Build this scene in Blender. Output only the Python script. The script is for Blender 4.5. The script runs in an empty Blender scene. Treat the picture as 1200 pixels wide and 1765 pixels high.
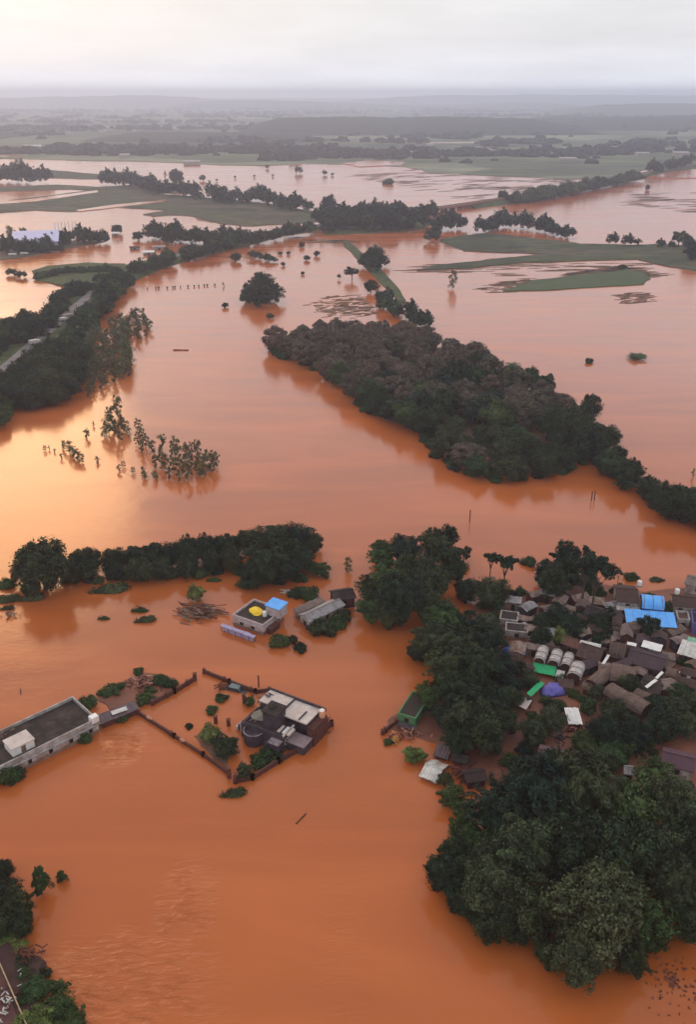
import bpy, bmesh, math, random
import numpy as np
from mathutils import Vector, Matrix, noise
from mathutils.geometry import tessellate_polygon
R = math.radians
rng = random.Random(7)
nr = np.random.default_rng(11)
S = bpy.context.scene
COL = S.collection

# ------------------------------------------------------------------ camera
FPX, CX, CY, HOR, CAMZ = 1528.0, 600.0, 882.5, 165.0, 100.0
PITCH = math.atan((CY - HOR) / FPX)
cd = bpy.data.cameras.new('camera'); cam = bpy.data.objects.new('camera', cd); COL.objects.link(cam)
cam.location = (0, 0, CAMZ); cam.rotation_euler = (math.pi / 2 - PITCH, 0, 0)
cd.sensor_fit = 'VERTICAL'; cd.sensor_height = 24; cd.lens = 12 / (CY / FPX)
cd.clip_start = 1; cd.clip_end = 60000
S.camera = cam
sp, cp = math.sin(PITCH), math.cos(PITCH)

def ray(px, py):
    u = CY - py
    return Vector((px - CX, FPX * cp + u * sp, -FPX * sp + u * cp))
def at(px, py, z=0.0):
    d = ray(px, py); t = (z - CAMZ) / d.z
    return Vector((d.x * t, d.y * t, z))
def mpp(px, py, z=0.0):
    return (z - CAMZ) / ray(px, py).z

# ------------------------------------------------------------------ sun, sky, exposure
g = ray(-50, 828); SUN = Vector((g.x, g.y, -g.z)).normalized()      # the sun glow that mirrors in the brown water
elev = math.asin(SUN.z); azim = math.atan2(SUN.x, SUN.y)
sd = bpy.data.lights.new('sun', 'SUN'); sd.energy = 0.5; sd.angle = R(19); sd.color = (1.0, 0.52, 0.17)
so = bpy.data.objects.new('sun', sd); COL.objects.link(so)
so.rotation_euler = SUN.to_track_quat('Z', 'Y').to_euler()
W = bpy.data.worlds.new('World'); S.world = W; W.use_nodes = True
nt = W.node_tree; nt.nodes.clear()
def N(t, typ, **kw):
    n = t.nodes.new(typ)
    for k, v in kw.items():
        if k in ('inp',):
            for a, b in v.items(): n.inputs[a].default_value = b
        else: setattr(n, k, v)
    return n
L = nt.links.new
sky = N(nt, 'ShaderNodeTexSky', sky_type='NISHITA', sun_disc=False, sun_elevation=elev, sun_rotation=azim, air_density=1.5, dust_density=4)
tc = N(nt, 'ShaderNodeTexCoord')
sep = N(nt, 'ShaderNodeSeparateXYZ'); L(tc.outputs['Generated'], sep.inputs[0])
grad = N(nt, 'ShaderNodeValToRGB'); L(sep.outputs[2], grad.inputs[0])
e = grad.color_ramp.elements
e[0].position = 0.0; e[0].color = (1.25, 1.30, 1.40, 1)
e[1].position = 1.0; e[1].color = (.72, .73, .77, 1)
for p, c in ((.022, (.90, .93, .98, 1)), (.05, (.77, .785, .81, 1)), (.11, (.76, .77, .79, 1)), (.24, (1.12, 1.15, 1.21, 1)), (.5, (.92, .94, .99, 1))):
    x = e.new(p); x.color = c
# cloud layer: direction flattened to a ceiling
zc = N(nt, 'ShaderNodeMath', operation='MAXIMUM', inp={1: .0}); L(sep.outputs[2], zc.inputs[0])
za = N(nt, 'ShaderNodeMath', operation='ADD', inp={1: .12}); L(zc.outputs[0], za.inputs[0])
dv = N(nt, 'ShaderNodeVectorMath', operation='DIVIDE'); L(tc.outputs['Generated'], dv.inputs[0])
cb = N(nt, 'ShaderNodeCombineXYZ'); [L(za.outputs[0], cb.inputs[i]) for i in range(3)]; L(cb.outputs[0], dv.inputs[1])
ns = N(nt, 'ShaderNodeTexNoise', inp={'Scale': 1.1, 'Detail': 5, 'Roughness': .55}); L(dv.outputs[0], ns.inputs['Vector'])
mr = N(nt, 'ShaderNodeMapRange', inp={1: .3, 2: .7, 3: .93, 4: 1.07}); L(ns.outputs[0], mr.inputs[0])
mul = N(nt, 'ShaderNodeVectorMath', operation='SCALE'); L(grad.outputs[0], mul.inputs[0]); L(mr.outputs[0], mul.inputs['Scale'])
# glow of the veiled sun
dt = N(nt, 'ShaderNodeVectorMath', operation='DOT_PRODUCT'); L(tc.outputs['Generated'], dt.inputs[0]); dt.inputs[1].default_value = SUN
mx = N(nt, 'ShaderNodeMath', operation='MAXIMUM', inp={1: 0.}); L(dt.outputs['Value'], mx.inputs[0])
pw = N(nt, 'ShaderNodeMath', operation='POWER', inp={1: 60.}); L(mx.outputs[0], pw.inputs[0])
gl = N(nt, 'ShaderNodeVectorMath', operation='SCALE'); gl.inputs[0].default_value = (.48, .40, .28); L(pw.outputs[0], gl.inputs['Scale'])
ad = N(nt, 'ShaderNodeVectorMath', operation='ADD'); L(mul.outputs[0], ad.inputs[0]); L(gl.outputs[0], ad.inputs[1])
up = N(nt, 'ShaderNodeVectorMath', operation='SCALE'); up.inputs['Scale'].default_value = 10.; L(ad.outputs[0], up.inputs[0])
mixs = N(nt, 'ShaderNodeMix', data_type='RGBA', inp={0: .93}); L(sky.outputs[0], mixs.inputs[6]); L(up.outputs[0], mixs.inputs[7])
bg = N(nt, 'ShaderNodeBackground', inp={1: .1}); L(mixs.outputs[2], bg.inputs[0])
ow = N(nt, 'ShaderNodeOutputWorld'); L(bg.outputs[0], ow.inputs[0])
S.view_settings.view_transform = 'Standard'; S.view_settings.look = 'None'
S.view_settings.exposure = 0.2; S.view_settings.gamma = 1.0
cy = S.cycles
cy.max_bounces = 6; cy.diffuse_bounces = 2; cy.glossy_bounces = 2; cy.transparent_max_bounces = 6; cy.volume_bounces = 3
cy.caustics_reflective = False; cy.caustics_refractive = False
cy.use_denoising = True; cy.sample_clamp_indirect = 4

# ------------------------------------------------------------------ materials
MATS = {}
def mat(name, c1, c2=None, scale=1.0, rough=.8, bump=0.0, spec=.3, metal=0., wave=None, objvar=0.0, tide=0.0, detail=5, lo=.35, hi=.65, bscale=None, stretch=None):
    """noise-mixed surface; wave=(axis, period m, strength) adds ribs such as corrugation or thatch courses"""
    if name in MATS: return MATS[name]
    m = bpy.data.materials.new(name); m.use_nodes = True; t = m.node_tree; l = t.links.new
    b = t.nodes['Principled BSDF']; b.inputs['Roughness'].default_value = rough; b.inputs['Specular IOR Level'].default_value = spec
    b.inputs['Metallic'].default_value = metal
    c2 = c2 or tuple(x * .7 for x in c1)
    co = N(t, 'ShaderNodeTexCoord'); src = co.outputs['Object']
    if stretch:
        mp = N(t, 'ShaderNodeMapping'); mp.inputs['Scale'].default_value = stretch; l(src, mp.inputs[0]); nsrc = mp.outputs[0]
    else: nsrc = src
    n1 = N(t, 'ShaderNodeTexNoise', inp={'Scale': scale, 'Detail': detail, 'Roughness': .65}); l(nsrc, n1.inputs['Vector'])
    r = N(t, 'ShaderNodeMapRange', inp={1: lo, 2: hi}); l(n1.outputs[0], r.inputs[0])
    mi = N(t, 'ShaderNodeMix', data_type='RGBA'); l(r.outputs[0], mi.inputs[0]); mi.inputs[6].default_value = (*c1, 1); mi.inputs[7].default_value = (*c2, 1)
    out = mi.outputs[2]
    if tide:
        sz = N(t, 'ShaderNodeSeparateXYZ'); l(src, sz.inputs[0]); nz = N(t, 'ShaderNodeTexNoise', inp={'Scale': 1.3, 'Detail': 3}); l(src, nz.inputs['Vector'])
        az = N(t, 'ShaderNodeMath', operation='MULTIPLY_ADD', inp={1: -.7}); l(nz.outputs[0], az.inputs[0]); l(sz.outputs[2], az.inputs[2])
        tr = N(t, 'ShaderNodeMapRange', inp={1: tide - .45, 2: tide - .2, 3: .75, 4: 0.}); l(az.outputs[0], tr.inputs[0])
        tm = N(t, 'ShaderNodeMix', data_type='RGBA'); l(tr.outputs[0], tm.inputs[0]); l(out, tm.inputs[6]); tm.inputs[7].default_value = (.17, .075, .04, 1); out = tm.outputs[2]
    if objvar:
        oi = N(t, 'ShaderNodeObjectInfo'); rr = N(t, 'ShaderNodeMapRange', inp={3: 1 - objvar, 4: 1 + objvar}); l(oi.outputs['Random'], rr.inputs[0])
        sc = N(t, 'ShaderNodeVectorMath', operation='SCALE'); l(out, sc.inputs[0]); l(rr.outputs[0], sc.inputs['Scale']); out = sc.outputs[0]
    l(out, b.inputs['Base Color'])
    h = None
    if bump:
        nb = N(t, 'ShaderNodeTexNoise', inp={'Scale': bscale or scale * 4, 'Detail': 4}); l(nsrc, nb.inputs['Vector'])
        bp = N(t, 'ShaderNodeBump', inp={'Strength': min(1, bump), 'Distance': .1}); l(nb.outputs[0], bp.inputs['Height']); h = bp
    if wave:
        wv = N(t, 'ShaderNodeTexWave', bands_direction=wave[0], inp={'Scale': .314 / wave[1], 'Distortion': .3}); l(src, wv.inputs['Vector'])
        bw = N(t, 'ShaderNodeBump', inp={'Strength': wave[2], 'Distance': .06}); l(wv.outputs['Fac'], bw.inputs['Height'])
        if h: l(h.outputs[0], bw.inputs['Normal'])
        h = bw
    if h: l(h.outputs[0], b.inputs['Normal'])
    MATS[name] = m; return m

def leaf_mat(name, a, b2, c):
    m = bpy.data.materials.new(name); m.use_nodes = True; t = m.node_tree; l = t.links.new
    b = t.nodes['Principled BSDF']; b.inputs['Roughness'].default_value = .65; b.inputs['Specular IOR Level'].default_value = .12
    oi = N(t, 'ShaderNodeObjectInfo'); geo = N(t, 'ShaderNodeNewGeometry')
    rp = N(t, 'ShaderNodeValToRGB'); l(oi.outputs['Random'], rp.inputs[0])
    rp.color_ramp.elements[0].color = (*a, 1); rp.color_ramp.elements[1].color = (*c, 1); x = rp.color_ramp.elements.new(.5); x.color = (*b2, 1)
    n1 = N(t, 'ShaderNodeTexNoise', inp={'Scale': .35, 'Detail': 3}); l(geo.outputs['Position'], n1.inputs['Vector'])
    rv = N(t, 'ShaderNodeMapRange', inp={1: .35, 2: .65, 3: .7, 4: 1.35}); l(n1.outputs[0], rv.inputs[0])
    isl = N(t, 'ShaderNodeMapRange', inp={3: .5, 4: 1.7}); l(geo.outputs['Random Per Island'], isl.inputs[0])
    mm = N(t, 'ShaderNodeMath', operation='MULTIPLY'); l(rv.outputs[0], mm.inputs[0]); l(isl.outputs[0], mm.inputs[1])
    sc = N(t, 'ShaderNodeVectorMath', operation='SCALE'); l(rp.outputs[0], sc.inputs[0]); l(mm.outputs[0], sc.inputs['Scale'])
    l(sc.outputs[0], b.inputs['Base Color']); MATS[name] = m; return m
LD = leaf_mat('leaf_dark', (.012, .026, .017), (.020, .034, .014), (.040, .050, .020))
LM = leaf_mat('leaf_mid', (.026, .052, .018), (.038, .066, .020), (.058, .078, .026))
LG = leaf_mat('leaf_olive', (.036, .052, .024), (.046, .060, .027), (.056, .068, .031))
LT = leaf_mat('leaf_teak', (.115, .080, .060), (.078, .068, .044), (.125, .090, .068))
LE = leaf_mat('leaf_gum', (.075, .100, .040), (.105, .110, .048), (.105, .080, .048))
LY = leaf_mat('leaf_bright', (.065, .110, .028), (.085, .125, .032), (.115, .125, .038))
BARK = mat('bark', (.09, .065, .045), (.05, .035, .025), 2, .9, .4)
PALEBARK = mat('pale_bark', (.30, .26, .22), (.16, .12, .09), 2, .9, .3)

# water: opaque silty brown with a smooth skin
def water_mat():
    m = bpy.data.materials.new('flood_water'); m.use_nodes = True; t = m.node_tree; l = t.links.new
    b = t.nodes['Principled BSDF']; b.inputs['IOR'].default_value = 1.33; b.inputs['Specular IOR Level'].default_value = .5
    geo = N(t, 'ShaderNodeNewGeometry'); P = geo.outputs['Position']
    n1 = N(t, 'ShaderNodeTexNoise', inp={'Scale': .006, 'Detail': 4, 'Distortion': .6}); l(P, n1.inputs['Vector'])
    r1 = N(t, 'ShaderNodeMapRange', inp={1: .35, 2: .65}); l(n1.outputs[0], r1.inputs[0])
    mi = N(t, 'ShaderNodeMix', data_type='RGBA'); l(r1.outputs[0], mi.inputs[0])
    mi.inputs[6].default_value = (.415, .104, .024, 1); mi.inputs[7].default_value = (.485, .132, .036, 1)
    mp = N(t, 'ShaderNodeMapping'); mp.inputs['Scale'].default_value = (.012, .05, 1); mp.inputs['Rotation'].default_value = (0, 0, R(25)); l(P, mp.inputs[0])
    n2 = N(t, 'ShaderNodeTexNoise', inp={'Scale': 1., 'Detail': 4, 'Distortion': 1.2}); l(mp.outputs[0], n2.inputs['Vector'])
    r2 = N(t, 'ShaderNodeMapRange', inp={1: .3, 2: .7, 3: .82, 4: 1.10}); l(n2.outputs[0], r2.inputs[0])
    sc = N(t, 'ShaderNodeVectorMath', operation='SCALE'); l(mi.outputs[2], sc.inputs[0]); l(r2.outputs[0], sc.inputs['Scale'])
    l(sc.outputs[0], b.inputs['Base Color'])
    rr = N(t, 'ShaderNodeMapRange', inp={1: .35, 2: .65, 3: .11, 4: .19}); l(n2.outputs[0], rr.inputs[0]); l(rr.outputs[0], b.inputs['Roughness'])
    # faint swell everywhere
    n3 = N(t, 'ShaderNodeTexNoise', inp={'Scale': .22, 'Detail': 3}); l(P, n3.inputs['Vector'])
    b0 = N(t, 'ShaderNodeBump', inp={'Strength': .25, 'Distance': .10}); l(n3.outputs[0], b0.inputs['Height'])
    mpf = N(t, 'ShaderNodeMapping'); mpf.inputs['Scale'].default_value = (.5, 1.5, 1); l(P, mpf.inputs[0])
    nf = N(t, 'ShaderNodeTexNoise', inp={'Scale': .8, 'Detail': 4, 'Distortion': .4}); l(mpf.outputs[0], nf.inputs['Vector'])
    fm = N(t, 'ShaderNodeMath', operation='MULTIPLY', inp={1: .35}); l(r1.outputs[0], fm.inputs[0])
    b1 = N(t, 'ShaderNodeBump', inp={'Distance': .16}); l(fm.outputs[0], b1.inputs['Strength']); l(nf.outputs[0], b1.inputs['Height']); l(b0.outputs[0], b1.inputs['Normal'])
    # wind ruffle, two patches of it and a current off the building corner
    def patch(px, py, rx, ry):
        c = at(px, py); s = N(t, 'ShaderNodeVectorMath', operation='SUBTRACT'); l(P, s.inputs[0]); s.inputs[1].default_value = c
        q = N(t, 'ShaderNodeVectorMath', operation='MULTIPLY'); l(s.outputs[0], q.inputs[0]); q.inputs[1].default_value = (1 / rx, 1 / ry, 0)
        ln = N(t, 'ShaderNodeVectorMath', operation='LENGTH'); l(q.outputs[0], ln.inputs[0])
        k = N(t, 'ShaderNodeMapRange', interpolation_type='SMOOTHSTEP', inp={1: 1.0, 2: .25}); l(ln.outputs['Value'], k.inputs[0]); return k.outputs[0]
    a = patch(210, 1730, 18, 15); a2 = patch(320, 1560, 6, 12); a3 = patch(590, 1650, 6, 20); a4 = patch(205, 1288, 6, 7)
    mxx = N(t, 'ShaderNodeMath', operation='MAXIMUM'); l(a, mxx.inputs[0]); l(a2, mxx.inputs[1])
    h3 = N(t, 'ShaderNodeMath', operation='MULTIPLY', inp={1: .35}); l(a3, h3.inputs[0])
    m4 = N(t, 'ShaderNodeMath', operation='MAXIMUM'); l(mxx.outputs[0], m4.inputs[0]); l(a4, m4.inputs[1]); my = N(t, 'ShaderNodeMath', operation='MAXIMUM'); l(m4.outputs[0], my.inputs[0]); l(h3.outputs[0], my.inputs[1])
    mp2 = N(t, 'ShaderNodeMapping'); mp2.inputs['Scale'].default_value = (.4, 1.35, 1); mp2.inputs['Rotation'].default_value = (0, 0, R(-8)); l(P, mp2.inputs[0])
    n4 = N(t, 'ShaderNodeTexNoise', inp={'Scale': 1.0, 'Detail': 4, 'Roughness': .6, 'Distortion': .5}); l(mp2.outputs[0], n4.inputs['Vector'])
    n5 = N(t, 'ShaderNodeTexNoise', inp={'Scale': .35, 'Detail': 2}); l(P, n5.inputs['Vector'])
    r5 = N(t, 'ShaderNodeMapRange', inp={1: .25, 2: .6}); l(n5.outputs[0], r5.inputs[0])
    st = N(t, 'ShaderNodeMath', operation='MULTIPLY'); l(my.outputs[0], st.inputs[0]); l(r5.outputs[0], st.inputs[1])
    b2 = N(t, 'ShaderNodeBump', inp={'Distance': .75}); l(st.outputs[0], b2.inputs['Strength']); l(n4.outputs[0], b2.inputs['Height']); l(b1.outputs[0], b2.inputs['Normal'])
    l(b2.outputs[0], b.inputs['Normal'])
    return m
WATER = water_mat()

# ------------------------------------------------------------------ mesh helpers
def link_mesh(name, me, parent=None):
    o = bpy.data.objects.new(name, me); COL.objects.link(o)
    if parent: o.parent = parent
    return o
def tag(o, label=None, cat=None, group=None, kind=None):
    if label: o['label'] = label
    if cat: o['category'] = cat
    if group: o['group'] = group
    if kind: o['kind'] = kind
    return o
def thing(name, label, cat, loc, rz=0., group=None):
    o = bpy.data.objects.new(name, None); COL.objects.link(o); o.location = loc; o.rotation_euler = (0, 0, rz)
    o.empty_display_size = .5
    return tag(o, label, cat, group)
class MB:
    def __init__(s): s.v = []; s.f = []; s.m = []
    def add(s, vs, fs, mi=0):
        k = len(s.v); s.v += [tuple(v) for v in vs]; s.f += [tuple(i + k for i in f) for f in fs]; s.m += [mi] * len(fs); return s
    def box(s, x0, x1, y0, y1, z0, z1, mi=0):
        return s.add([(x0,y0,z0),(x1,y0,z0),(x1,y1,z0),(x0,y1,z0),(x0,y0,z1),(x1,y0,z1),(x1,y1,z1),(x0,y1,z1)],
                     [(0,3,2,1),(4,5,6,7),(0,1,5,4),(1,2,6,5),(2,3,7,6),(3,0,4,7)], mi)
    def bar(s, a, b, r, mi=0, n=6, r2=None):
        a = Vector(a); b = Vector(b); d = (b - a).normalized(); u = d.orthogonal().normalized(); w = d.cross(u); r2 = r if r2 is None else r2
        vs = [a + (u * math.cos(2*math.pi*i/n) + w * math.sin(2*math.pi*i/n)) * r for i in range(n)] + [b + (u * math.cos(2*math.pi*i/n) + w * math.sin(2*math.pi*i/n)) * r2 for i in range(n)]
        return s.add(vs, [(i, (i+1) % n, n + (i+1) % n, n + i) for i in range(n)] + [tuple(range(n))[::-1], tuple(range(n, 2*n))], mi)
    def slab(s, pts, th, mi=0):
        """closed plate: the polygon pts (top) thickened downwards by th"""
        n = len(pts); vs = [Vector(p) for p in pts] + [Vector(p) - Vector((0, 0, th)) for p in pts]
        return s.add(vs, [tuple(range(n)), tuple(range(n, 2*n))[::-1]] + [(i, i+n, (i+1) % n + n, (i+1) % n) for i in range(n)], mi)
    def dome(s, c, rx, ry, rz, mi=0, n=12, k=4, jit=0.):
        vs = []; fs = []
        for j in range(k):
            a = j / k * math.pi / 2
            for i in range(n):
                q = 1 + rng.uniform(-jit, jit)
                vs.append((c[0] + rx*math.cos(a)*math.cos(2*math.pi*i/n)*q, c[1] + ry*math.cos(a)*math.sin(2*math.pi*i/n)*q, c[2] + rz*math.sin(a)*q))
        vs.append((c[0], c[1], c[2] + rz))
        for j in range(k-1):
            for i in range(n): fs.append((j*n+i, j*n+(i+1) % n, (j+1)*n+(i+1) % n, (j+1)*n+i))
        for i in range(n): fs.append(((k-1)*n+i, (k-1)*n+(i+1) % n, k*n))
        fs.append(tuple(range(n))[::-1]); return s.add(vs, fs, mi)
    def mesh(s, name, mats, smooth=False):
        me = bpy.data.meshes.new(name); me.from_pydata(s.v, [], s.f)
        for m in (mats if isinstance(mats, (list, tuple)) else [mats]): me.materials.append(m)
        if any(s.m): me.polygons.foreach_set('material_index', s.m)
        if smooth: me.polygons.foreach_set('use_smooth', [True] * len(s.f))
        me.update(); return me
    def build(s, name, mats, parent=None, smooth=False):
        return link_mesh(name, s.mesh(name, mats, smooth), parent)

def fract_outline(pts, amp, n=24, seed=0, freq=.03):
    out = []
    for i in range(len(pts)):
        a, b = pts[i], pts[(i+1) % len(pts)]
        Ln = (b - a).length; d = (b - a) / max(Ln, 1e-6); nn = Vector((-d.y, d.x, 0)); k = max(2, min(n, int(Ln / max(amp, .3)) + 2))
        for j in range(k):
            p = a.lerp(b, j / k); w = math.sin(math.pi * j / k) ** .5 if j else 0
            q = noise.fractal(Vector((p.x * freq, p.y * freq, seed * 7.3)), 1, 2, 4)
            out.append(p + nn * q * amp * w)
    return out
def land(name, px, z, m, amp=3., kind='structure', n=24, freq=.03, skirt=1.5, label=None):
    """a low piece of ground with a ragged shore, z above the water, its banks going down under the water"""
    pts = fract_outline([at(x, y, z) for x, y in px], amp, n, rng.random() * 9, freq)
    k = len(pts); c = sum(pts, Vector()) / k
    low = [p + (p - c).normalized() * skirt * .6 - Vector((0, 0, z + skirt * .3)) for p in pts]
    tris = tessellate_polygon([pts])
    mb = MB(); mb.add(pts + low, [tuple(t) for t in tris] + [(i, (i+1) % k, (i+1) % k + k, i + k) for i in range(k)])
    o = mb.build(name, m); tag(o, kind=kind)
    if label: o['label'] = label
    me = o.data
    bm = bmesh.new(); bm.from_mesh(me); bmesh.ops.recalc_face_normals(bm, faces=bm.faces)
    if sum(f.normal.z for f in bm.faces) < 0: bmesh.ops.reverse_faces(bm, faces=bm.faces)
    bm.to_mesh(me); bm.free()
    if name == 'field' and m.name == 'crop_field': land('mud_bank', [(x, y + rng.uniform(-.8, 2.2)) for x, y in px], .14, MUDB, amp*2.2, freq=freq*1.6)
    return o

# ------------------------------------------------------------------ setting
GROUND = mat('silt_bed', (.16, .07, .035), (.12, .05, .03), .02)
MB().add([(-30000, -1500, -4), (30000, -1500, -4), (30000, 45000, -4), (-30000, 45000, -4)], [(0, 1, 2, 3)]).build('ground', GROUND)['kind'] = 'structure'
MB().add([(-9000, -600, 0), (9000, -600, 0), (9000, 9000, 0), (-9000, 9000, 0)], [(0, 1, 2, 3)]).build('flood_water', WATER)['kind'] = 'structure'

def field_mat(name, cols, cell, bands=(1., 1., 1.)):
    m = bpy.data.materials.new(name); m.use_nodes = True; t = m.node_tree; l = t.links.new
    b = t.nodes['Principled BSDF']; b.inputs['Roughness'].default_value = .95; b.inputs['Specular IOR Level'].default_value = .1
    geo = N(t, 'ShaderNodeNewGeometry'); mp = N(t, 'ShaderNodeMapping'); mp.inputs['Scale'].default_value = bands; mp.inputs['Rotation'].default_value = (0, 0, R(14)); l(geo.outputs['Position'], mp.inputs[0])
    nz = N(t, 'ShaderNodeTexNoise', inp={'Scale': .6 / cell, 'Detail': 3}); l(mp.outputs[0], nz.inputs['Vector'])
    off = N(t, 'ShaderNodeVectorMath', operation='SCALE'); l(nz.outputs['Color'], off.inputs[0]); off.inputs['Scale'].default_value = cell * .8
    ad = N(t, 'ShaderNodeVectorMath', operation='ADD'); l(mp.outputs[0], ad.inputs[0]); l(off.outputs[0], ad.inputs[1])
    vo = N(t, 'ShaderNodeTexVoronoi', inp={'Scale': 1 / cell}); l(ad.outputs[0], vo.inputs['Vector'])
    sp_ = N(t, 'ShaderNodeSeparateXYZ'); l(vo.outputs['Color'], sp_.inputs[0])
    rp = N(t, 'ShaderNodeValToRGB'); l(sp_.outputs[0], rp.inputs[0]); rp.color_ramp.interpolation = 'LINEAR'
    ee = rp.color_ramp.elements; ee[0].color = (*cols[0], 1); ee[1].color = (*cols[-1], 1)
    for i, c in enumerate(cols[1:-1]): x = ee.new((i + 1) / (len(cols) - 1)); x.color = (*c, 1)
    n2 = N(t, 'ShaderNodeTexNoise', inp={'Scale': 4 / cell, 'Detail': 6, 'Roughness': .7}); l(mp.outputs[0], n2.inputs['Vector'])
    r2 = N(t, 'ShaderNodeMapRange', inp={1: .3, 2: .7, 3: .45, 4: 1.65}); l(n2.outputs[0], r2.inputs[0])
    sc = N(t, 'ShaderNodeVectorMath', operation='SCALE'); l(rp.outputs[0], sc.inputs[0]); l(r2.outputs[0], sc.inputs['Scale'])
    l(sc.outputs[0], b.inputs['Base Color']); return m
FARF = field_mat('far_field_soil', [(.065, .088, .048), (.13, .15, .08), (.055, .075, .05), (.11, .12, .08), (.21, .22, .14), (.07, .09, .05)], 230, (.45, 1, 1))
NEARF = field_mat('crop_field', [(.055, .065, .034), (.080, .085, .045), (.040, .050, .030), (.105, .085, .058), (.06, .07, .035)], 26, (.4, 1, 1))
GRASSY = field_mat('grass_bank', [(.055, .070, .030), (.075, .085, .035), (.045, .055, .028)], 14)
MUD = mat('wet_mud', (.24, .085, .045), (.15, .055, .035), .25, .7, .4, .35, bscale=1.2)
MUDB = mat('brown_silt', (.13, .075, .05), (.19, .10, .06), .2, .8, .3)

# far plain beyond the flood
land('far_fields', [(-500, 275), (0, 273), (120, 276), (250, 278), (380, 284), (450, 285), (520, 281), (600, 282), (700, 287), (740, 298), (850, 302), (960, 307), (1060, 307), (1110, 292), (1200, 290), (1700, 288), (2600, 171), (-1400, 171)], .8, FARF, 14, n=60, freq=.012)
for k in range(16):
    y = 1500 + 3600*rng.random(); x = rng.uniform(-.42, .42)*y; a, b = rng.uniform(40, 170), rng.uniform(8, 30); nn = 14; mbp = MB()
    mbp.slab([(x + a*math.cos(6.283*i/nn)*rng.uniform(.6, 1.1), y + b*math.sin(6.283*i/nn)*rng.uniform(.6, 1.2), 1.2) for i in range(nn)], .1).build('flooded_plot', WATER)['kind'] = 'structure'
land('river', [(-300, 259), (0, 263), (60, 261), (75, 263), (60, 265), (0, 267), (-300, 266)], 1.1, WATER, 4, skirt=.1)
land('river', [(1090, 300), (1140, 292), (1200, 296), (1300, 298), (1300, 306), (1200, 306), (1150, 308)], .9, WATER, 3, skirt=.1)
land('river', [(590, 281), (640, 276), (700, 279), (690, 284), (620, 287)], .9, WATER, 3, skirt=.1)
# field islands
land('field', [(-300, 350), (0, 348), (90, 336), (170, 326), (330, 338), (400, 344), (470, 352), (560, 368), (552, 380), (500, 386), (430, 389), (380, 385), (320, 371), (290, 370), (262, 373), (246, 369), (290, 362), (200, 356), (130, 364), (60, 362), (0, 366), (-300, 372)], .5, NEARF, 5, n=30)
land('flooded_strip', [(-60, 352), (40, 344), (166, 328), (170, 331), (60, 347), (-60, 356)], .53, WATER, 1.5, skirt=.1)
land('flooded_strip', [(130, 362), (200, 352), (285, 344), (287, 347), (210, 356), (135, 364)], .53, WATER, 1.5, skirt=.1)
land('field', [(-300, 288), (0, 289), (90, 293), (180, 301), (247, 305), (240, 308), (150, 308), (90, 306), (0, 306), (-300, 310)], .5, NEARF, 4)
land('field', [(-200, 322), (0, 322), (100, 318), (170, 322), (240, 318), (330, 333), (240, 332), (120, 326), (0, 330), (-200, 330)], .45, NEARF, 3)
land('field', [(758, 413), (800, 405), (840, 401), (900, 408), (960, 414), (1000, 420), (1090, 422), (1140, 420), (1200, 424), (1500, 420), (1500, 480), (1200, 466), (1150, 458), (1100, 446), (1000, 449), (900, 452), (820, 460), (720, 466), (760, 456), (860, 445), (940, 437), (850, 434), (800, 432)], .5, NEARF, 3, n=30)
land('field', [(868, 501), (950, 499), (1060, 492), (1110, 489), (1122, 480), (1112, 470), (1080, 463), (1060, 468), (1000, 474), (920, 482), (895, 492)], .5, mat('rice_green', (.062, .090, .030), (.045, .068, .026), .08, .9), 2)
land('field', [(590, 417), (600, 415), (630, 440), (655, 462), (690, 500), (700, 520), (690, 522), (670, 500), (640, 470), (610, 440)], .4, GRASSY, 1.5)
land('grass_island', [(55, 466), (80, 458), (150, 452), (215, 454), (225, 470), (200, 492), (160, 494), (100, 490), (65, 482)], .8, GRASSY, 2.5)
land('field', [(-200, 400), (0, 410), (60, 425), (140, 412), (185, 403), (180, 414), (110, 428), (40, 442), (0, 446), (-200, 460)], .7, mat('yard_soil', (.12, .07, .05), (.07, .07, .035), .06), 3)

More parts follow.
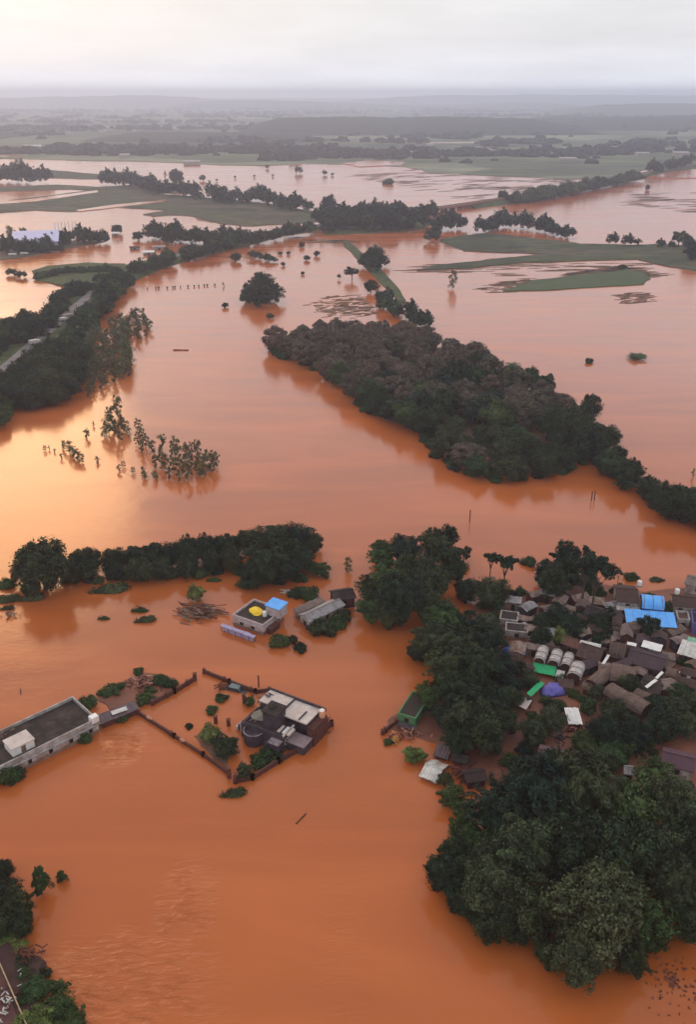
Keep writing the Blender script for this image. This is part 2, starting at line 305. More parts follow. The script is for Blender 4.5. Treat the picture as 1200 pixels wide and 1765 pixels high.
# railway bank sweeping from the far right to the left edge
bank = [(1500, 262), (1300, 277), (1200, 286), (1130, 299), (1050, 315), (960, 333), (880, 348), (800, 357), (740, 367), (700, 374), (640, 384), (560, 392), (480, 402), (420, 416), (360, 430), (300, 446), (240, 464), (190, 486), (150, 518), (110, 553), (60, 596), (0, 650), (-80, 730)]
def ribbon(name, path, hw, z, m, kind='structure', drop=2.5, flare=2.2, sub=6, zfun=None, parent=None):
    P = [at(x, y, 0) for x, y in path]
    Q = []
    for i in range(len(P) - 1):
        p0 = P[max(0, i-1)]; p1 = P[i]; p2 = P[i+1]; p3 = P[min(len(P)-1, i+2)]
        for j in range(sub):
            t = j / sub
            Q.append(.5 * ((2*p1) + (p2-p0)*t + (2*p0-5*p1+4*p2-p3)*t*t + (3*p1-p0-3*p2+p3)*t**3))
    Q.append(P[-1]); mb = MB(); rows = []
    for i, p in enumerate(Q):
        d = (Q[min(i+1, len(Q)-1)] - Q[max(i-1, 0)]).normalized(); nn = Vector((-d.y, d.x, 0))
        j = 1 + .15 * noise.noise(p * .03)
        row = []
        for o, zz in ((-hw*flare*j, z-drop), (-hw, z), (hw, z), (hw*flare*j, z-drop)): row.append(p + nn*o + Vector((0, 0, zz)))
        rows.append(row)
    vs = [v for r in rows for v in r]
    fs = [(i*4+k, i*4+k+1, i*4+k+5, i*4+k+4) for i in range(len(rows)-1) for k in range(3)]
    mb.add(vs, fs); o = mb.build(name, m, parent)
    bm = bmesh.new(); bm.from_mesh(o.data); bmesh.ops.recalc_face_normals(bm, faces=bm.faces)
    if sum(f.normal.z for f in bm.faces) < 0: bmesh.ops.reverse_faces(bm, faces=bm.faces)
    bm.to_mesh(o.data); bm.free()
    if kind: o['kind'] = kind
    return o, Q
bl = bank[6:]; 
ribbon('embankment', bank[:8], 8, 3.0, GRASSY, drop=3.6, flare=2.0)
ribbon('embankment', bank[9:], 9, 1.6, GRASSY, drop=2.2, flare=1.8)
TAR = mat('road_surface', (.23, .20, .20), (.15, .12, .12), .12, .85, .2)
ribbon('road', bank[9:], 2.6, 1.75, TAR, drop=.12, flare=1.02)
ribbon('road', bank[:7], 3.2, 3.1, MUDB, drop=.1, flare=1.02)

# ------------------------------------------------------------------ causeway bridge between the two banks
A, B = at(880, 347, 0), at(712, 372, 0)
dirb = (B - A); Lb = dirb.length; rzb = math.atan2(dirb.y, dirb.x)
br = thing('railway_bridge', 'long low brown causeway bridge on piers crossing pale flood water', 'bridge', A, rzb)
CONC = mat('stained_concrete', (.26, .15, .11), (.17, .09, .07), .3, .85)
MB().box(0, Lb, -4, 4, 2.6, 3.6).build('deck', CONC, br)
for s in (-1, 1): MB().box(0, Lb, s*4-.15, s*4+.15, 3.6, 4.5).build('parapet', CONC, br)
for i in range(12):
    x = Lb * (i + .5) / 12; MB().box(x-1.2, x+1.2, -3.6, 3.6, -2, 2.6).build('pier', CONC, br)

# ------------------------------------------------------------------ hills and wooded ridges far away
def ridge(name, px0, px1, ybase, dist, depth, hfun, m, nx=160, ny=14, seed=0):
    """terrain ridge between picture columns px0..px1, its foot at distance dist"""
    x0 = (px0 - CX) / FPX / cp * dist * .97; x1 = (px1 - CX) / FPX / cp * dist * .97
    vs = []; fs = []
    for j in range(ny + 1):
        for i in range(nx + 1):
            u = i / nx; v = j / ny; x = x0 + (x1 - x0) * u; y = dist + depth * v
            prof = math.sin(math.pi * min(1, v * 1.0)) ** .6 if 0 < v < 1 else 0
            edge = min(1, u * 8, (1 - u) * 8) ** .5 if 0 < u < 1 else 0
            h = hfun(u) * prof * edge * (1 + .22 * noise.fractal(Vector((x * .002, y * .002, seed)), 1, 2, 4)) + (3.5 * noise.noise(Vector((x*.03, y*.03, seed)))) * (prof > 0)
            vs.append((x + 30 * noise.noise(Vector((x*.004, y*.004, 3+seed))), y + 90 * noise.noise(Vector((x * .002, 5., seed))), .5 + max(-.5, h)))
    for j in range(ny):
        for i in range(nx): fs.append((j*(nx+1)+i, j*(nx+1)+i+1, (j+1)*(nx+1)+i+1, (j+1)*(nx+1)+i))
    o = MB().add(vs, fs).build(name, m, smooth=True); o['kind'] = 'structure'; return o
WOODM = mat('hill_woods', (.030, .036, .026), (.042, .048, .032), .008, .95, 0, .1)
HILLM = mat('hill_scrub', (.06, .07, .045), (.08, .09, .055), .003, .95, 0, .1)
ridge('hills', 420, 990, 240, 2650, 900, lambda u: 24 + 12*math.sin(u*2.6+.3), WOODM, seed=1)
ridge('hills', 900, 1600, 240, 3000, 1300, lambda u: 20 + 22*u, WOODM, seed=2)
ridge('hills', 200, 560, 250, 2250, 600, lambda u: 9, WOODM, 100, 10, seed=3)
ridge('hills', -400, 60, 250, 2300, 700, lambda u: 8, WOODM, 80, 10, seed=5)
ridge('hills', -700, 420, 170, 9000, 3000, lambda u: 84 + 16*math.sin(u*9), HILLM, seed=6)
ridge('hills', 300, 1000, 170, 7600, 2500, lambda u: 45 + 20*math.sin(u*6+1), HILLM, seed=7)
ridge('hills', 560, 2000, 170, 10500, 3000, lambda u: 92 + 14*math.sin(u*7), HILLM, seed=8)
ridge('hills', 950, 1600, 200, 5200, 1500, lambda u: 45+10*math.sin(u*5), HILLM, seed=9)

# ------------------------------------------------------------------ foliage meshes
def leaves_mesh(name, P, Nn, ln, wd, m, core=None, jit=.38):
    """P points, Nn outward normals: one small bent leaf clump per point; core = rough inner bodies (centre, radii)"""
    n = len(P); Nn = Nn + nr.normal(0, jit, (n, 3)); Nn /= np.linalg.norm(Nn, axis=1)[:, None]
    T = np.cross(Nn, nr.normal(0, 1, (n, 3))); T /= np.linalg.norm(T, axis=1)[:, None]; Bv = np.cross(Nn, T)
    l = (ln * nr.uniform(.6, 1.4, n))[:, None]; w = (wd * nr.uniform(.6, 1.4, n))[:, None]
    V = np.empty((n, 4, 3)); V[:, 0] = P - T*l*.5; V[:, 1] = P + Bv*w*.5 - Nn*w*.25; V[:, 2] = P + T*l*.5; V[:, 3] = P - Bv*w*.5 + T*l*.1
    verts = V.reshape(-1, 3); faces = np.arange(4*n).reshape(n, 4)
    vs = verts.tolist(); fs = faces.tolist()
    if core:
        bm = bmesh.new(); bmesh.ops.create_icosphere(bm, subdivisions=2, radius=1)
        cv = [v.co.copy() for v in bm.verts]; cf = [[v.index for v in f.verts] for f in bm.faces]; bm.free()
        for c, r in core:
            k = len(vs); sd_ = rng.random() * 50
            for p in cv:
                q = 1 + .3 * noise.noise(p * 2.2 + Vector((sd_, 0, 0)))
                vs.append((c[0] + p.x*r[0]*q, c[1] + p.y*r[1]*q, max(-.4, c[2] + p.z*r[2]*q)))
            fs += [[i + k for i in f] for f in cf]
    me = bpy.data.meshes.new(name); me.from_pydata(vs, [], fs); me.materials.append(m); me.update(); return me
def sph(n):
    v = nr.normal(0, 1, (n, 3)); return v / np.linalg.norm(v, axis=1)[:, None]
def dome_crown(name, m, nl=48, nleaf=7000, rxy=5., zc=4.4, rz=4.2, lobe=(1.1, 1.9), leaf=(.62, .34), rough=.2, holes=0., taper=0.):
    """broad crown: leaf lobes over a lumpy dome"""
    L_ = []
    d = sph(nl * 3); d = d[d[:, 2] > (-.92 if not holes else -.5)][:nl]
    for v in d:
        r = rng.uniform(*lobe); k = 1 - rng.random() * rough * 2
        c = np.array([v[0]*(rxy-r*.75)*k, v[1]*(rxy-r*.75)*k, zc + v[2]*(rz-r*.75)*k]); L_.append((c, r))
    per = nleaf // len(L_); P = []; Q = []
    for c, r in L_:
        q = sph(per); out = (c - np.array([0, 0, zc])); out /= np.linalg.norm(out) + 1e-6
        q = q + out * .45 + np.array([0, 0, .1]); q /= np.linalg.norm(q, axis=1)[:, None]
        sq = nr.uniform(.7, 1.25, 3)
        P.append(c + q * r * np.clip(nr.normal(.95, .24, (per, 1)), .4, 1.6) * sq * np.array([1, 1, .85])); Q.append(q)
    P = np.concatenate(P); Q = np.concatenate(Q)
    ang = np.arctan2(P[:, 1], P[:, 0]); f1, f2, f3 = nr.uniform(0, 6.28, 3)      # uneven outline: bulges and bays
    k = 1 + .13*np.sin(2*ang + f1) + .09*np.sin(3*ang + f2) + .07*np.sin(5*ang + f3 + P[:, 2]*.6)
    P[:, :2] *= k[:, None]; P[:, 2] *= 1 + .05*np.sin(ang*2 + f3); P[:, 2] = np.maximum(P[:, 2], .1)
    if taper: P[:, :2] *= (1.1 - taper * P[:, 2:] / (zc + rz))
    core = [((0, 0, zc*(1 - taper*.4)), (rxy*(.42 - taper*.12),)*2 + (rz*.44,))] if not holes else [((c[0]*.85, c[1]*.85, zc+(c[2]-zc)*.85), (r*.5,)*3) for c, r in L_[::2]]
    return leaves_mesh(name, P, Q, leaf[0], leaf[1], m, core)
def trunk_mesh(name, h=5., r=.38, spread=3., m=None, limbs=6, top=7.):
    mb = MB(); mb.bar((0, 0, -2.5), (.15, .1, h*.55), r, 0, 8, r*.75)
    for i in range(limbs):
        a = i / limbs * 6.283 + rng.uniform(-.4, .4); e_ = (math.cos(a)*spread*rng.uniform(.5, 1), math.sin(a)*spread*rng.uniform(.5, 1), rng.uniform(h*.9, top))
        mid = (e_[0]*.4, e_[1]*.4, h*.55 + (e_[2]-h*.55)*.5)
        mb.bar((.15, .1, h*.5), mid, r*.5, 0, 6, r*.3); mb.bar(mid, e_, r*.3, 0, 5, r*.1)
    return mb.mesh(name, m or BARK)
def bamboo_crown(name, m, plumes=85, H=10., rad=4.3):
    P = []; Q = []; core = []
    for i in range(plumes):
        a = rng.uniform(0, 6.283); lean = rng.uniform(.1, 1) ** .7; h = H * rng.uniform(.6, 1) * (1 - .25*lean); ro = rad * lean
        n = 85; t = nr.uniform(.25, 1, n); 
        x = math.cos(a)*(.8 + ro*t**1.8); y = math.sin(a)*(.8 + ro*t**1.8); z = h*np.sin(t*1.75)/math.sin(1.57)*.98
        w = .55 * np.sin(np.clip(t, 0, 1)*2.6+.3)+.12
        c = np.stack([x, y, z], 1); o = sph(n)*w[:, None]; P.append(c + o); q = o + np.array([math.cos(a)*.5, math.sin(a)*.5, .6]); Q.append(q / np.linalg.norm(q, axis=1)[:, None])
    P = np.concatenate(P); Q = np.concatenate(Q); P[:, 2] = np.maximum(P[:, 2], .1)
    return leaves_mesh(name, P, Q, .75, .22, m, [((0, 0, H*.38), (rad*.55, rad*.55, H*.36))], .5)
def slender_crown(name, m, H=7.5, w=1.5, clumps=11, per=62):
    P = []; Q = []
    clumps = int(clumps*2.4)
    for i in range(clumps):
        z = H * (.12 + .84 * (i + rng.random()) / clumps); a = rng.uniform(0, 6.283); rr = w * (1.05 - .65 * abs(z / H - .55)) * rng.uniform(.15, 1.1)
        c = np.array([math.cos(a)*rr, math.sin(a)*rr, z]); q = sph(per); r = rng.uniform(.3, .68) * w / 1.5
        P.append(c + q * r * nr.uniform(.4, 1.1, (per, 1)) * np.array([1, 1, 1.15])); Q.append(q)
    return leaves_mesh(name, np.concatenate(P), np.concatenate(Q), .44, .2, m, None, .5)
def slender_trunk(name, H=9.):
    mb = MB(); mb.bar((0, 0, -2.5), (.1, 0, H*.5), .14, 0, 6, .1); mb.bar((.1, 0, H*.5), (0, .1, H*.93), .1, 0, 5, .03)
    for i in range(7):
        z = H * rng.uniform(.35, .8); a = rng.uniform(0, 6.28); mb.bar((.05, 0, z), (math.cos(a)*.9, math.sin(a)*.9, z + .9), .04, 0, 4, .015)
    return mb.mesh(name, PALEBARK)
def palm_crown(name, m, H=9., n=20, fl=3.0):
    mb = MB()
    for i in range(n):
        a = i / n * 6.283 * 1.618 * 3; el = rng.uniform(-.5, 1.1); prev = None
        for j in range(9):
            t = j / 8; r = fl * t * math.cos(el * (1 - t*.3)); z = H + fl * (math.sin(el) * t - .62 * t * t)
            c = Vector((math.cos(a) * r, math.sin(a) * r, z))
            if prev is not None:
                side = Vector((-math.sin(a), math.cos(a), 0)); 
                for k in range(2):
                    q = prev.lerp(c, k * .5)
                    for s in (-1, 1):
                        tip = q + side * s * (.75 * math.sin(max(.15, t) * 2.7) + .12) + (c - prev) * .9 + Vector((0, 0, -.28)); mb.add([q, q + (c - prev) * .45, tip], [(0, 1, 2)])
            prev = c
    return mb.mesh(name, m)
def palm_trunk(name, H=9., bend=.5):
    mb = MB(); p = Vector((0, 0, -2.5))
    for i in range(8):
        t = (i+1) / 8; q = Vector((bend * math.sin(t*3.14) , 0, -2.5 + (H + 2.5) * t)); mb.bar(p, q, .2 - .06*t, 0, 7, .19 - .06*t); p = q
    return mb.mesh(name, BARK)

K = {}   # kind -> (name, list of (trunk mesh, crown mesh), reference width, crown centre height)
K['dark'] = ('broadleaf_tree', [(trunk_mesh('trunk'), dome_crown('crown', LD, zc=z_, rz=r_, nl=n_, nleaf=11000, lobe=(.5, 1.7), rough=rg, leaf=(.52, .26))) for z_, r_, n_, rg in ((4.4, 4.3, 90, .3), (4.0, 3.9, 70, .38), (4.8, 4.8, 100, .3), (4.2, 4.4, 60, .42), (4.5, 4.5, 80, .34))], 10., 4.6)
K['mid'] = ('broadleaf_tree', [(trunk_mesh('trunk'), dome_crown('crown', LM, zc=z_, rz=r_, nl=n_, nleaf=11000, lobe=(.5, 1.6), rough=.36, leaf=(.52, .26))) for z_, r_, n_ in ((4.4, 4.4, 70), (4.0, 4.0, 90))], 10., 4.6)
K['bright'] = ('broadleaf_tree', [(trunk_mesh('trunk'), dome_crown('crown', LY, zc=4.2, rz=4.2, nl=70, nleaf=8000, lobe=(.5, 1.5), rough=.36, leaf=(.6, .3)))], 10., 4.4)
K['olive'] = ('broadleaf_tree', [(trunk_mesh('trunk', top=7), dome_crown('crown', LG, zc=4.6, rz=4.4, nl=n_, nleaf=14000, lobe=(.55, 1.35), rough=.28, leaf=(.42, .22))) for n_ in (110, 90)], 10., 4.8)
K['teak'] = ('teak_tree', [(trunk_mesh('trunk'), dome_crown('crown', LT, nl=n_, zc=4.6, rz=4.2, nleaf=8000, lobe=(.7, 1.25), leaf=(.45, .3), rough=.12)) for n_ in (75, 90, 60)], 10., 4.8)
K['loose'] = ('broadleaf_tree', [(trunk_mesh('trunk', h=5, spread=3.6, top=8), dome_crown('crown', LD, nl=n_, zc=5.6, rz=3.8, nleaf=4200, lobe=(.8, 1.3), holes=1, rough=.3)) for n_ in (24, 30)], 10., 5.8)
K['bamboo'] = ('bamboo_clump', [(trunk_mesh('stems', h=8, r=.5, spread=2, top=8), bamboo_crown('crown', LD, n_, h_)) for n_, h_ in ((85, 10), (70, 11))] + [(trunk_mesh('stems', h=8, r=.5, spread=2, top=8), bamboo_crown('crown', LM, 90, 10))], 10., 5.)
K['gum'] = ('slender_tree', [(slender_trunk('trunk', h_), slender_crown('crown', LE, h_, w_, c_)) for h_, w_, c_ in ((7.5, 1.9, 10), (6.5, 1.6, 8), (8.5, 2.2, 13), (6, 1.4, 6))], 3.8, 4.2)
K['palm'] = ('palm_tree', [(palm_trunk('trunk', 9), palm_crown('crown', LD)), (palm_trunk('trunk', 9, -.6), palm_crown('crown', LM, n=26))], 5.6, 8.6)
K['point'] = ('pointed_tree', [(trunk_mesh('trunk'), dome_crown('crown', LM, nl=60, nleaf=5000, rxy=4.8, rz=5.5, zc=5.6, lobe=(.7, 1.2), rough=.25, taper=.85))], 8., 4.6)
K['tall'] = ('stemmed_tree', [(trunk_mesh('trunk', h=9.5, r=.24, spread=2.2, limbs=7, top=9.5), dome_crown('crown', LD, nl=n_, nleaf=2600, rxy=r_, rz=z_, zc=9.6, lobe=(.6, 1.0), leaf=(.55, .28), rough=.3, holes=1)) for n_, r_, z_ in ((28, 3.4, 2.6), (14, 3.8, 1.5))], 5.4, 9.4)
K['bush'] = ('shrub', [(None, dome_crown('foliage', m_, nl=26, zc=1.6, rz=3.2, nleaf=3200, lobe=(1.0, 1.8), leaf=(.8, .42), rough=.3)) for m_ in (LM, LD, LM)], 10., 2.)
K['mat'] = ('floating_weeds', [(None, dome_crown('foliage', m_, nl=30, zc=.15, rz=1.0, nleaf=2200, lobe=(.8, 1.7), leaf=(.8, .4), rough=.45)) for m_ in (LG, LM)], 10., .3)

def put(kind, px, py, w, label, cat='tree', group=None, var=None, zs=1., asp=1., z0=0., rz=None):
    """a plant whose crown centre shows at (px, py) and is w photo pixels wide, standing on the ground below it"""
    nm, vs, ref, zc = K[kind]
    s = w * mpp(px, py, 0) / ref
    for _ in range(3): s = w * mpp(px, py, min(60, z0 + zc * s * zs)) / ref
    p = at(px, py, z0 + zc * s * zs)
    return plant(kind, p.x, p.y, s, label, cat, group, var, zs, asp, z0, rz)
QUEUE = []
def plant(kind, x, y, s, label, cat='tree', group=None, var=None, zs=1., asp=1., z0=0., rz=None, force=False):
    nm, vs, ref, zc = K[kind]; tm, cm = vs[var if var is not None else rng.randrange(len(vs))]
    rz = rng.uniform(0, 6.283) if rz is None else rz
    if nm == 'broadleaf_tree' and not force:
        QUEUE.append((kind, x, y, s, label, cat, group, var, zs, asp, z0, rz)); return
    if tm is None:
        o = link_mesh(nm, cm); o.location = (x, y, z0); o.rotation_euler = (0, 0, rz); o.scale = (s, s * asp, s * zs); return tag(o, label, cat, group)
    t = thing(nm, label, cat, (x, y, z0), rz, group); t.scale = (s, s * asp, s * zs)
    if kind == 'gum': t.rotation_euler = (rng.gauss(0, .1), rng.gauss(0, .1), rz)
    link_mesh('trunk' if kind != 'bamboo' else 'stems', tm, t); link_mesh('crown', cm, t)
    return t
def inside(p, poly):
    c = False; j = len(poly) - 1
    for i in range(len(poly)):
        if (poly[i].y > p.y) != (poly[j].y > p.y) and p.x < (poly[j].x - poly[i].x) * (p.y - poly[i].y) / (poly[j].y - poly[i].y) + poly[i].x: c = not c
        j = i
    return c
def wood(px, dist, size, kinds, label, group, cat='tree', zh=4.5, zs=(.8, 1.15), lim=300, z0=0.):
    """trees standing dist metres apart over the outline px (crown centres)"""
    poly = [at(x, y, zh) for x, y in px]; xs = [p.x for p in poly]; ys = [p.y for p in poly]; pts = []; tries = 0
    while tries < 6000 and len(pts) < lim:
        tries += 1; p = Vector((rng.uniform(min(xs), max(xs)), rng.uniform(min(ys), max(ys)), 0))
        if inside(p, poly) and all((p - q).length > dist * rng.uniform(.85, 1.1) for q in pts): pts.append(p)
    for p in pts:
        k = kinds(p) if callable(kinds) else rng.choice(kinds); ref = K[k][2]
        plant(k, p.x, p.y, rng.uniform(*size) / ref, label, cat, group, zs=rng.uniform(*zs), z0=z0)
    return pts
def belt(path, n, size, kinds, label, group, jit=3., zs=(.8, 1.2), z0=0., cat='tree', zh=4.):
    P = [at(x, y, zh) for x, y in path]; ln = [(P[i+1]-P[i]).length for i in range(len(P)-1)]; T = sum(ln)
    for k in range(n):
        d = (k + rng.uniform(-.3, .3) + .5) / n * T; i = 0
        while i < len(ln)-1 and d > ln[i]: d -= ln[i]; i += 1
        p = P[i].lerp(P[i+1], max(0, min(1, d / ln[i]))); kd = rng.choice(kinds)
        plant(kd, p.x + rng.uniform(-jit, jit), p.y + rng.uniform(-jit, jit), rng.uniform(*size) / K[kd][2], label, cat, group, zs=rng.uniform(*zs), z0=z0)

# ---- the long wooded island
isl = [(470, 590), (520, 568), (600, 560), (680, 562), (755, 575), (840, 622), (935, 665), (1000, 700), (1035, 735), (1010, 780), (960, 805), (880, 810), (790, 790), (752, 752), (735, 725), (640, 700), (615, 668), (560, 628), (500, 605)]
def isk(p):
    d = (p.y - 300) / 130 + noise.noise(p * .03) * .5
    return 'teak' if d > -.02 + rng.uniform(-.35, .35) else ('dark' if rng.random() < .75 else 'mid')
wood(isl, 7.6, (7.5, 12.5), isk, 'dark tree crown packed among the others on the long wooded island mid river', 'trees packed on the long wooded island', zs=(.75, 1.15))
belt([(466, 596), (500, 618), (560, 640), (612, 672), (632, 708), (700, 722), (736, 735), (752, 778), (790, 808), (870, 826), (940, 818), (1000, 806), (1040, 790)], 60, (3, 6.5), ['bush'], 'half-drowned bush fringing the waterline of the long wooded island', 'bushes at the waterline of the island', 2.5, cat='shrub', zh=0)
belt([(20, 1005), (120, 1005), (240, 992), (400, 985), (430, 1010), (520, 1000)], 26, (2.5, 5), ['bush'], 'half-drowned bush fringing the long row on the near left', 'bushes at the foot of the near left row', 1.5, cat='shrub', zh=0)
land('island', [(480, 600), (560, 585), (700, 590), (840, 650), (960, 700), (1010, 750), (980, 800), (880, 815), (790, 800), (750, 760), (640, 710), (600, 670)], .2, MUDB, 3)
belt([(1035, 770), (1070, 805), (1100, 830), (1140, 848), (1180, 868), (1215, 890)], 22, (6, 9), ['dark', 'dark', 'mid', 'loose'], 'dark tree in the narrow row trailing from the wooded island to the right edge', 'trees trailing right of the wooded island', 3)
belt([(1150, 860), (1200, 880)], 5, (8, 11), ['dark'], 'dark tree in the narrow row trailing from the wooded island to the right edge', 'trees trailing right of the wooded island', 5)
put('loose', 945, 660, 40, 'ragged pale-topped tree rising from the upper right edge of the wooded island')
put('palm', 885, 632, 34, 'feathery palm head on the upper edge of the wooded island')
put('dark', 1048, 752, 50, 'round dark tree at the right tip of the wooded island')
put('dark', 1018, 700, 44, 'pointed dark tree above the right tip of the wooded island', zs=1.4)
# chain of trees above the island
belt([(660, 512), (690, 530), (725, 545), (745, 556)], 10, (7, 10.5), ['dark', 'dark', 'mid'], 'dark tree in the short chain reaching from the island to the upper left', 'trees in the short chain above the island', 3)
put('dark', 640, 492, 27, 'small dark tree beside the grass path above the island')
put('dark', 654, 507, 18, 'low bush-like tree touching the top of the short chain')
put('loose', 607, 468, 24, 'small tree on a thin stem left of the round dark grove')
put('loose', 585, 476, 10, 'tiny thin tree left of the small stemmed tree')
for i, (x, y, w) in enumerate(((645, 440, 44), (628, 449, 26), (660, 447, 26), (645, 455, 30))): put('dark', x, y, w, 'dark tree in the round grove at the end of the grass path', group='trees of the round grove by the grass path')
for x, y, w in ((432, 500, 40), (450, 490, 44), (468, 500, 38), (425, 512, 28), (448, 512, 40), (474, 510, 28)): put('dark', x, y, w, 'dark tree in the round clump standing alone in the flood', group='trees of the round clump in open water')
for x, y, w in ((440, 438, 26), (458, 442, 26), (470, 446, 20)): put('dark', x, y, w, 'low dark tree in the flat clump under the railway bank', group='trees of the flat clump under the bank', zs=.6)
for x, y, w, lb in ((406, 442, 22, 'spreading small tree left of the flat clump'), (520, 422, 12, 'small tree with a reflection near the bank bend'), (529, 444, 13, 'small round tree, lower one of a pair in open water'),
                    (546, 437, 12, 'small round tree, upper one of a pair in open water'), (522, 470, 9, 'tiny tree alone in open water'), (483, 436, 8, 'tiny bush, first right of the flat clump'),
                    (497, 436, 8, 'tiny bush, second right of the flat clump'), (488, 455, 9, 'tiny bush below the flat clump'), (466, 544, 14, 'small dark bush below the round clump'),
                    (388, 525, 14, 'dark bush on the water left of the round clump')):
    put('dark', x, y, w, lb, zs=.8)
put('gum', 781, 482, 13, 'tall lone narrow tree with a long reflection', zs=1.1, var=2)
put('gum', 386, 489, 4, 'thin post-like sapling left of the round clump')
put('bush', 1016, 622, 16, 'small drowned treetop, smaller one of two right of the island', 'tree')
put('palm', 1099, 612, 34, 'flat spiky drowned treetop, larger one of two right of the island', zs=.25, var=1, z0=-1.6)
put('loose', 1099, 613, 30, 'leafy drowned treetop with spiky fronds right of the island', zs=.35, z0=-1.2)
put('gum', 1197, 812, 10, 'thin tree stem cut by the right edge of the picture')
# ---- railway bank trees
belt([(740, 374), (700, 370), (640, 372), (570, 372), (570, 388), (640, 390), (720, 386)], 52, (12, 20), ['dark', 'dark', 'dark'], 'dark tree in the thick band where the bank meets the bridge', 'trees in the thick band by the bridge', 9, (.7, 1.1), 1)
belt([(560, 392), (480, 402), (420, 414), (360, 428), (300, 444), (240, 462)], 62, (7, 12), ['dark', 'dark', 'loose', 'mid'], 'dark tree lining the middle of the railway bank', 'trees along the middle of the bank', 7, (.7, 1.1), 1)
belt([(225, 462), (190, 478), (165, 492)], 12, (7, 10), ['dark', 'mid'], 'dark tree crowding the road where it narrows', 'trees where the road narrows', 5, (.6, 1.), 1)
belt([(215, 480), (180, 510), (160, 535), (130, 570)], 46, (6, 11), ['dark', 'mid', 'dark'], 'dark tree between the grey road and the water to its right', 'trees right of the grey road', 4, (.7, 1.1), .3)
belt([(150, 488), (120, 503), (98, 525), (80, 548), (45, 580)], 26, (7, 10), ['dark', 'loose'], 'dark tree left of the grey road', 'trees left of the grey road', 4, (.8, 1.1))
belt([(132, 572), (105, 596), (78, 618), (40, 640)], 20, (7, 11), ['dark', 'mid'], 'dark tree on the slope between the road and the drowned slender trees', 'trees on the slope right of the road', 4, (.7, 1.1), .3)
wood([(-20, 575), (25, 545), (60, 545), (50, 568), (15, 595), (-20, 605)], 8, (9, 13), ['dark', 'dark', 'mid'], 'dark tree in the block left of the road', 'trees in the block left of the road')
wood([(-30, 660), (45, 636), (95, 606), (140, 600), (140, 640), (120, 670), (70, 685), (20, 690), (-30, 700)], 6.6, (9, 13), ['dark'], 'dark tree in the dense wood at the left edge', 'trees of the dense wood at the left edge', z0=.3)
land('embankment', [(545, 372), (620, 366), (700, 366), (745, 376), (730, 392), (640, 400), (560, 402)], 1.2, GRASSY, 3)
land('wood_floor', [(-120, 640), (0, 610), (90, 560), (150, 560), (140, 640), (120, 680), (60, 690), (0, 715), (-120, 760)], .5, GRASSY, 2)
wood([(-10, 690), (30, 690), (20, 712), (-10, 720)], 7, (8, 10), ['mid'], 'green tree at the lower left tip of the dense wood', 'green trees at the tip of the wood')
belt([(265, 400), (290, 405), (330, 410), (370, 415), (415, 405)], 26, (11, 17), ['dark', 'loose', 'dark'], 'dark tree standing in a row behind the bank', 'trees in the row behind the bank', 6, (.8, 1.1))
put('dark', 288, 405, 34, 'largest dark tree of the row behind the bank', zs=1.1)
put('dark', 201, 393, 21, 'dark tree spreading over a small white hut')
put('dark', 236, 405, 20, 'brownish tree right of the hut under the tree')
belt([(0, 425), (40, 428), (75, 425), (110, 412), (140, 408), (180, 412)], 22, (9, 14), ['dark'], 'dark tree around the blue-roofed factory shed', 'trees around the blue factory shed', 6)
for x, y in ((20, 468), (36, 472)): put('dark', x, y, 24, 'brown-green drowned tree left of the low green island', group='drowned trees left of the green island', zs=.6)
belt([(60, 470), (100, 462), (150, 458), (210, 458)], 24, (6, 9), ['bush'], 'low shrub along the top of the green island', 'shrubs along the top of the green island', 3, z0=.6, cat='shrub')
# farther
belt([(0, 310), (30, 308), (65, 312)], 9, (22, 30), ['dark'], 'tall dark tree in the far grove at the left edge', 'trees of the far left grove', 14)
belt([(170, 313), (210, 314), (245, 318), (270, 325)], 12, (16, 24), ['dark'], 'dark tree in the distant line, left half', 'trees in the distant line, left half', 10)
belt([(270, 326), (300, 330), (340, 335), (370, 340), (405, 346)], 15, (13, 20), ['dark'], 'dark tree in the distant line, middle part', 'trees in the distant line, middle part', 9)
put('dark', 303, 303, 26, 'large round dark tree on a tall trunk, tallest of the distant line', zs=1.2)
put('gum', 284, 300, 6, 'thin leafless-looking tree left of the largest distant tree')
put('dark', 349, 306, 12, 'small brown tree right of the largest distant tree'); put('dark', 386, 325, 13, 'small tree on its own in front of the far river')
belt([(410, 345), (440, 338), (470, 345), (490, 355), (540, 358)], 17, (12, 18), ['dark', 'loose'], 'dark tree in the distant line, right part', 'trees in the distant line, right part', 7)
put('dark', 568, 352, 32, 'round dark tree at the end of the distant line'); put('dark', 682, 362, 34, 'round dark tree above the thick band by the bridge')
for i, (x, y, w) in enumerate(((460, 287, 8), (515, 292, 15), (560, 297, 10), (573, 300, 6), (405, 305, 5), (438, 303, 5), (470, 302, 5), (373, 310, 5))):
    put('dark', x, y, w, 'tiny distant tree standing in the pale far river', group='tiny trees in the far river')
put('bush', 669, 313, 20, 'small dark bush in the far river', 'bush'); put('dark', 867, 336, 20, 'dark tree standing at the end of the bridge', zs=1.1)
belt([(750, 388), (770, 385), (800, 388)], 8, (12, 17), ['dark'], 'dark tree beside the bridge, upper clump', 'trees beside the bridge', 6)
for x, y, w in ((745, 403, 30), (752, 396, 22)): put('dark', x, y, w, 'dark tree hanging over the water below the bridge clump', group='trees below the bridge clump')
belt([(820, 395), (845, 390), (870, 382), (900, 385), (940, 392), (985, 404)], 20, (10, 16), ['dark', 'dark', 'loose'], 'dark tree in the row behind the right-hand field', 'trees in the row behind the right-hand field', 5)
for x, y, w in ((1057, 410, 24), (1083, 412, 24), (1100, 416, 14), (1140, 418, 18), (1160, 420, 14)): put('dark', x, y, w, 'round dark tree on the far edge of the right-hand field', group='round trees on the far field edge')
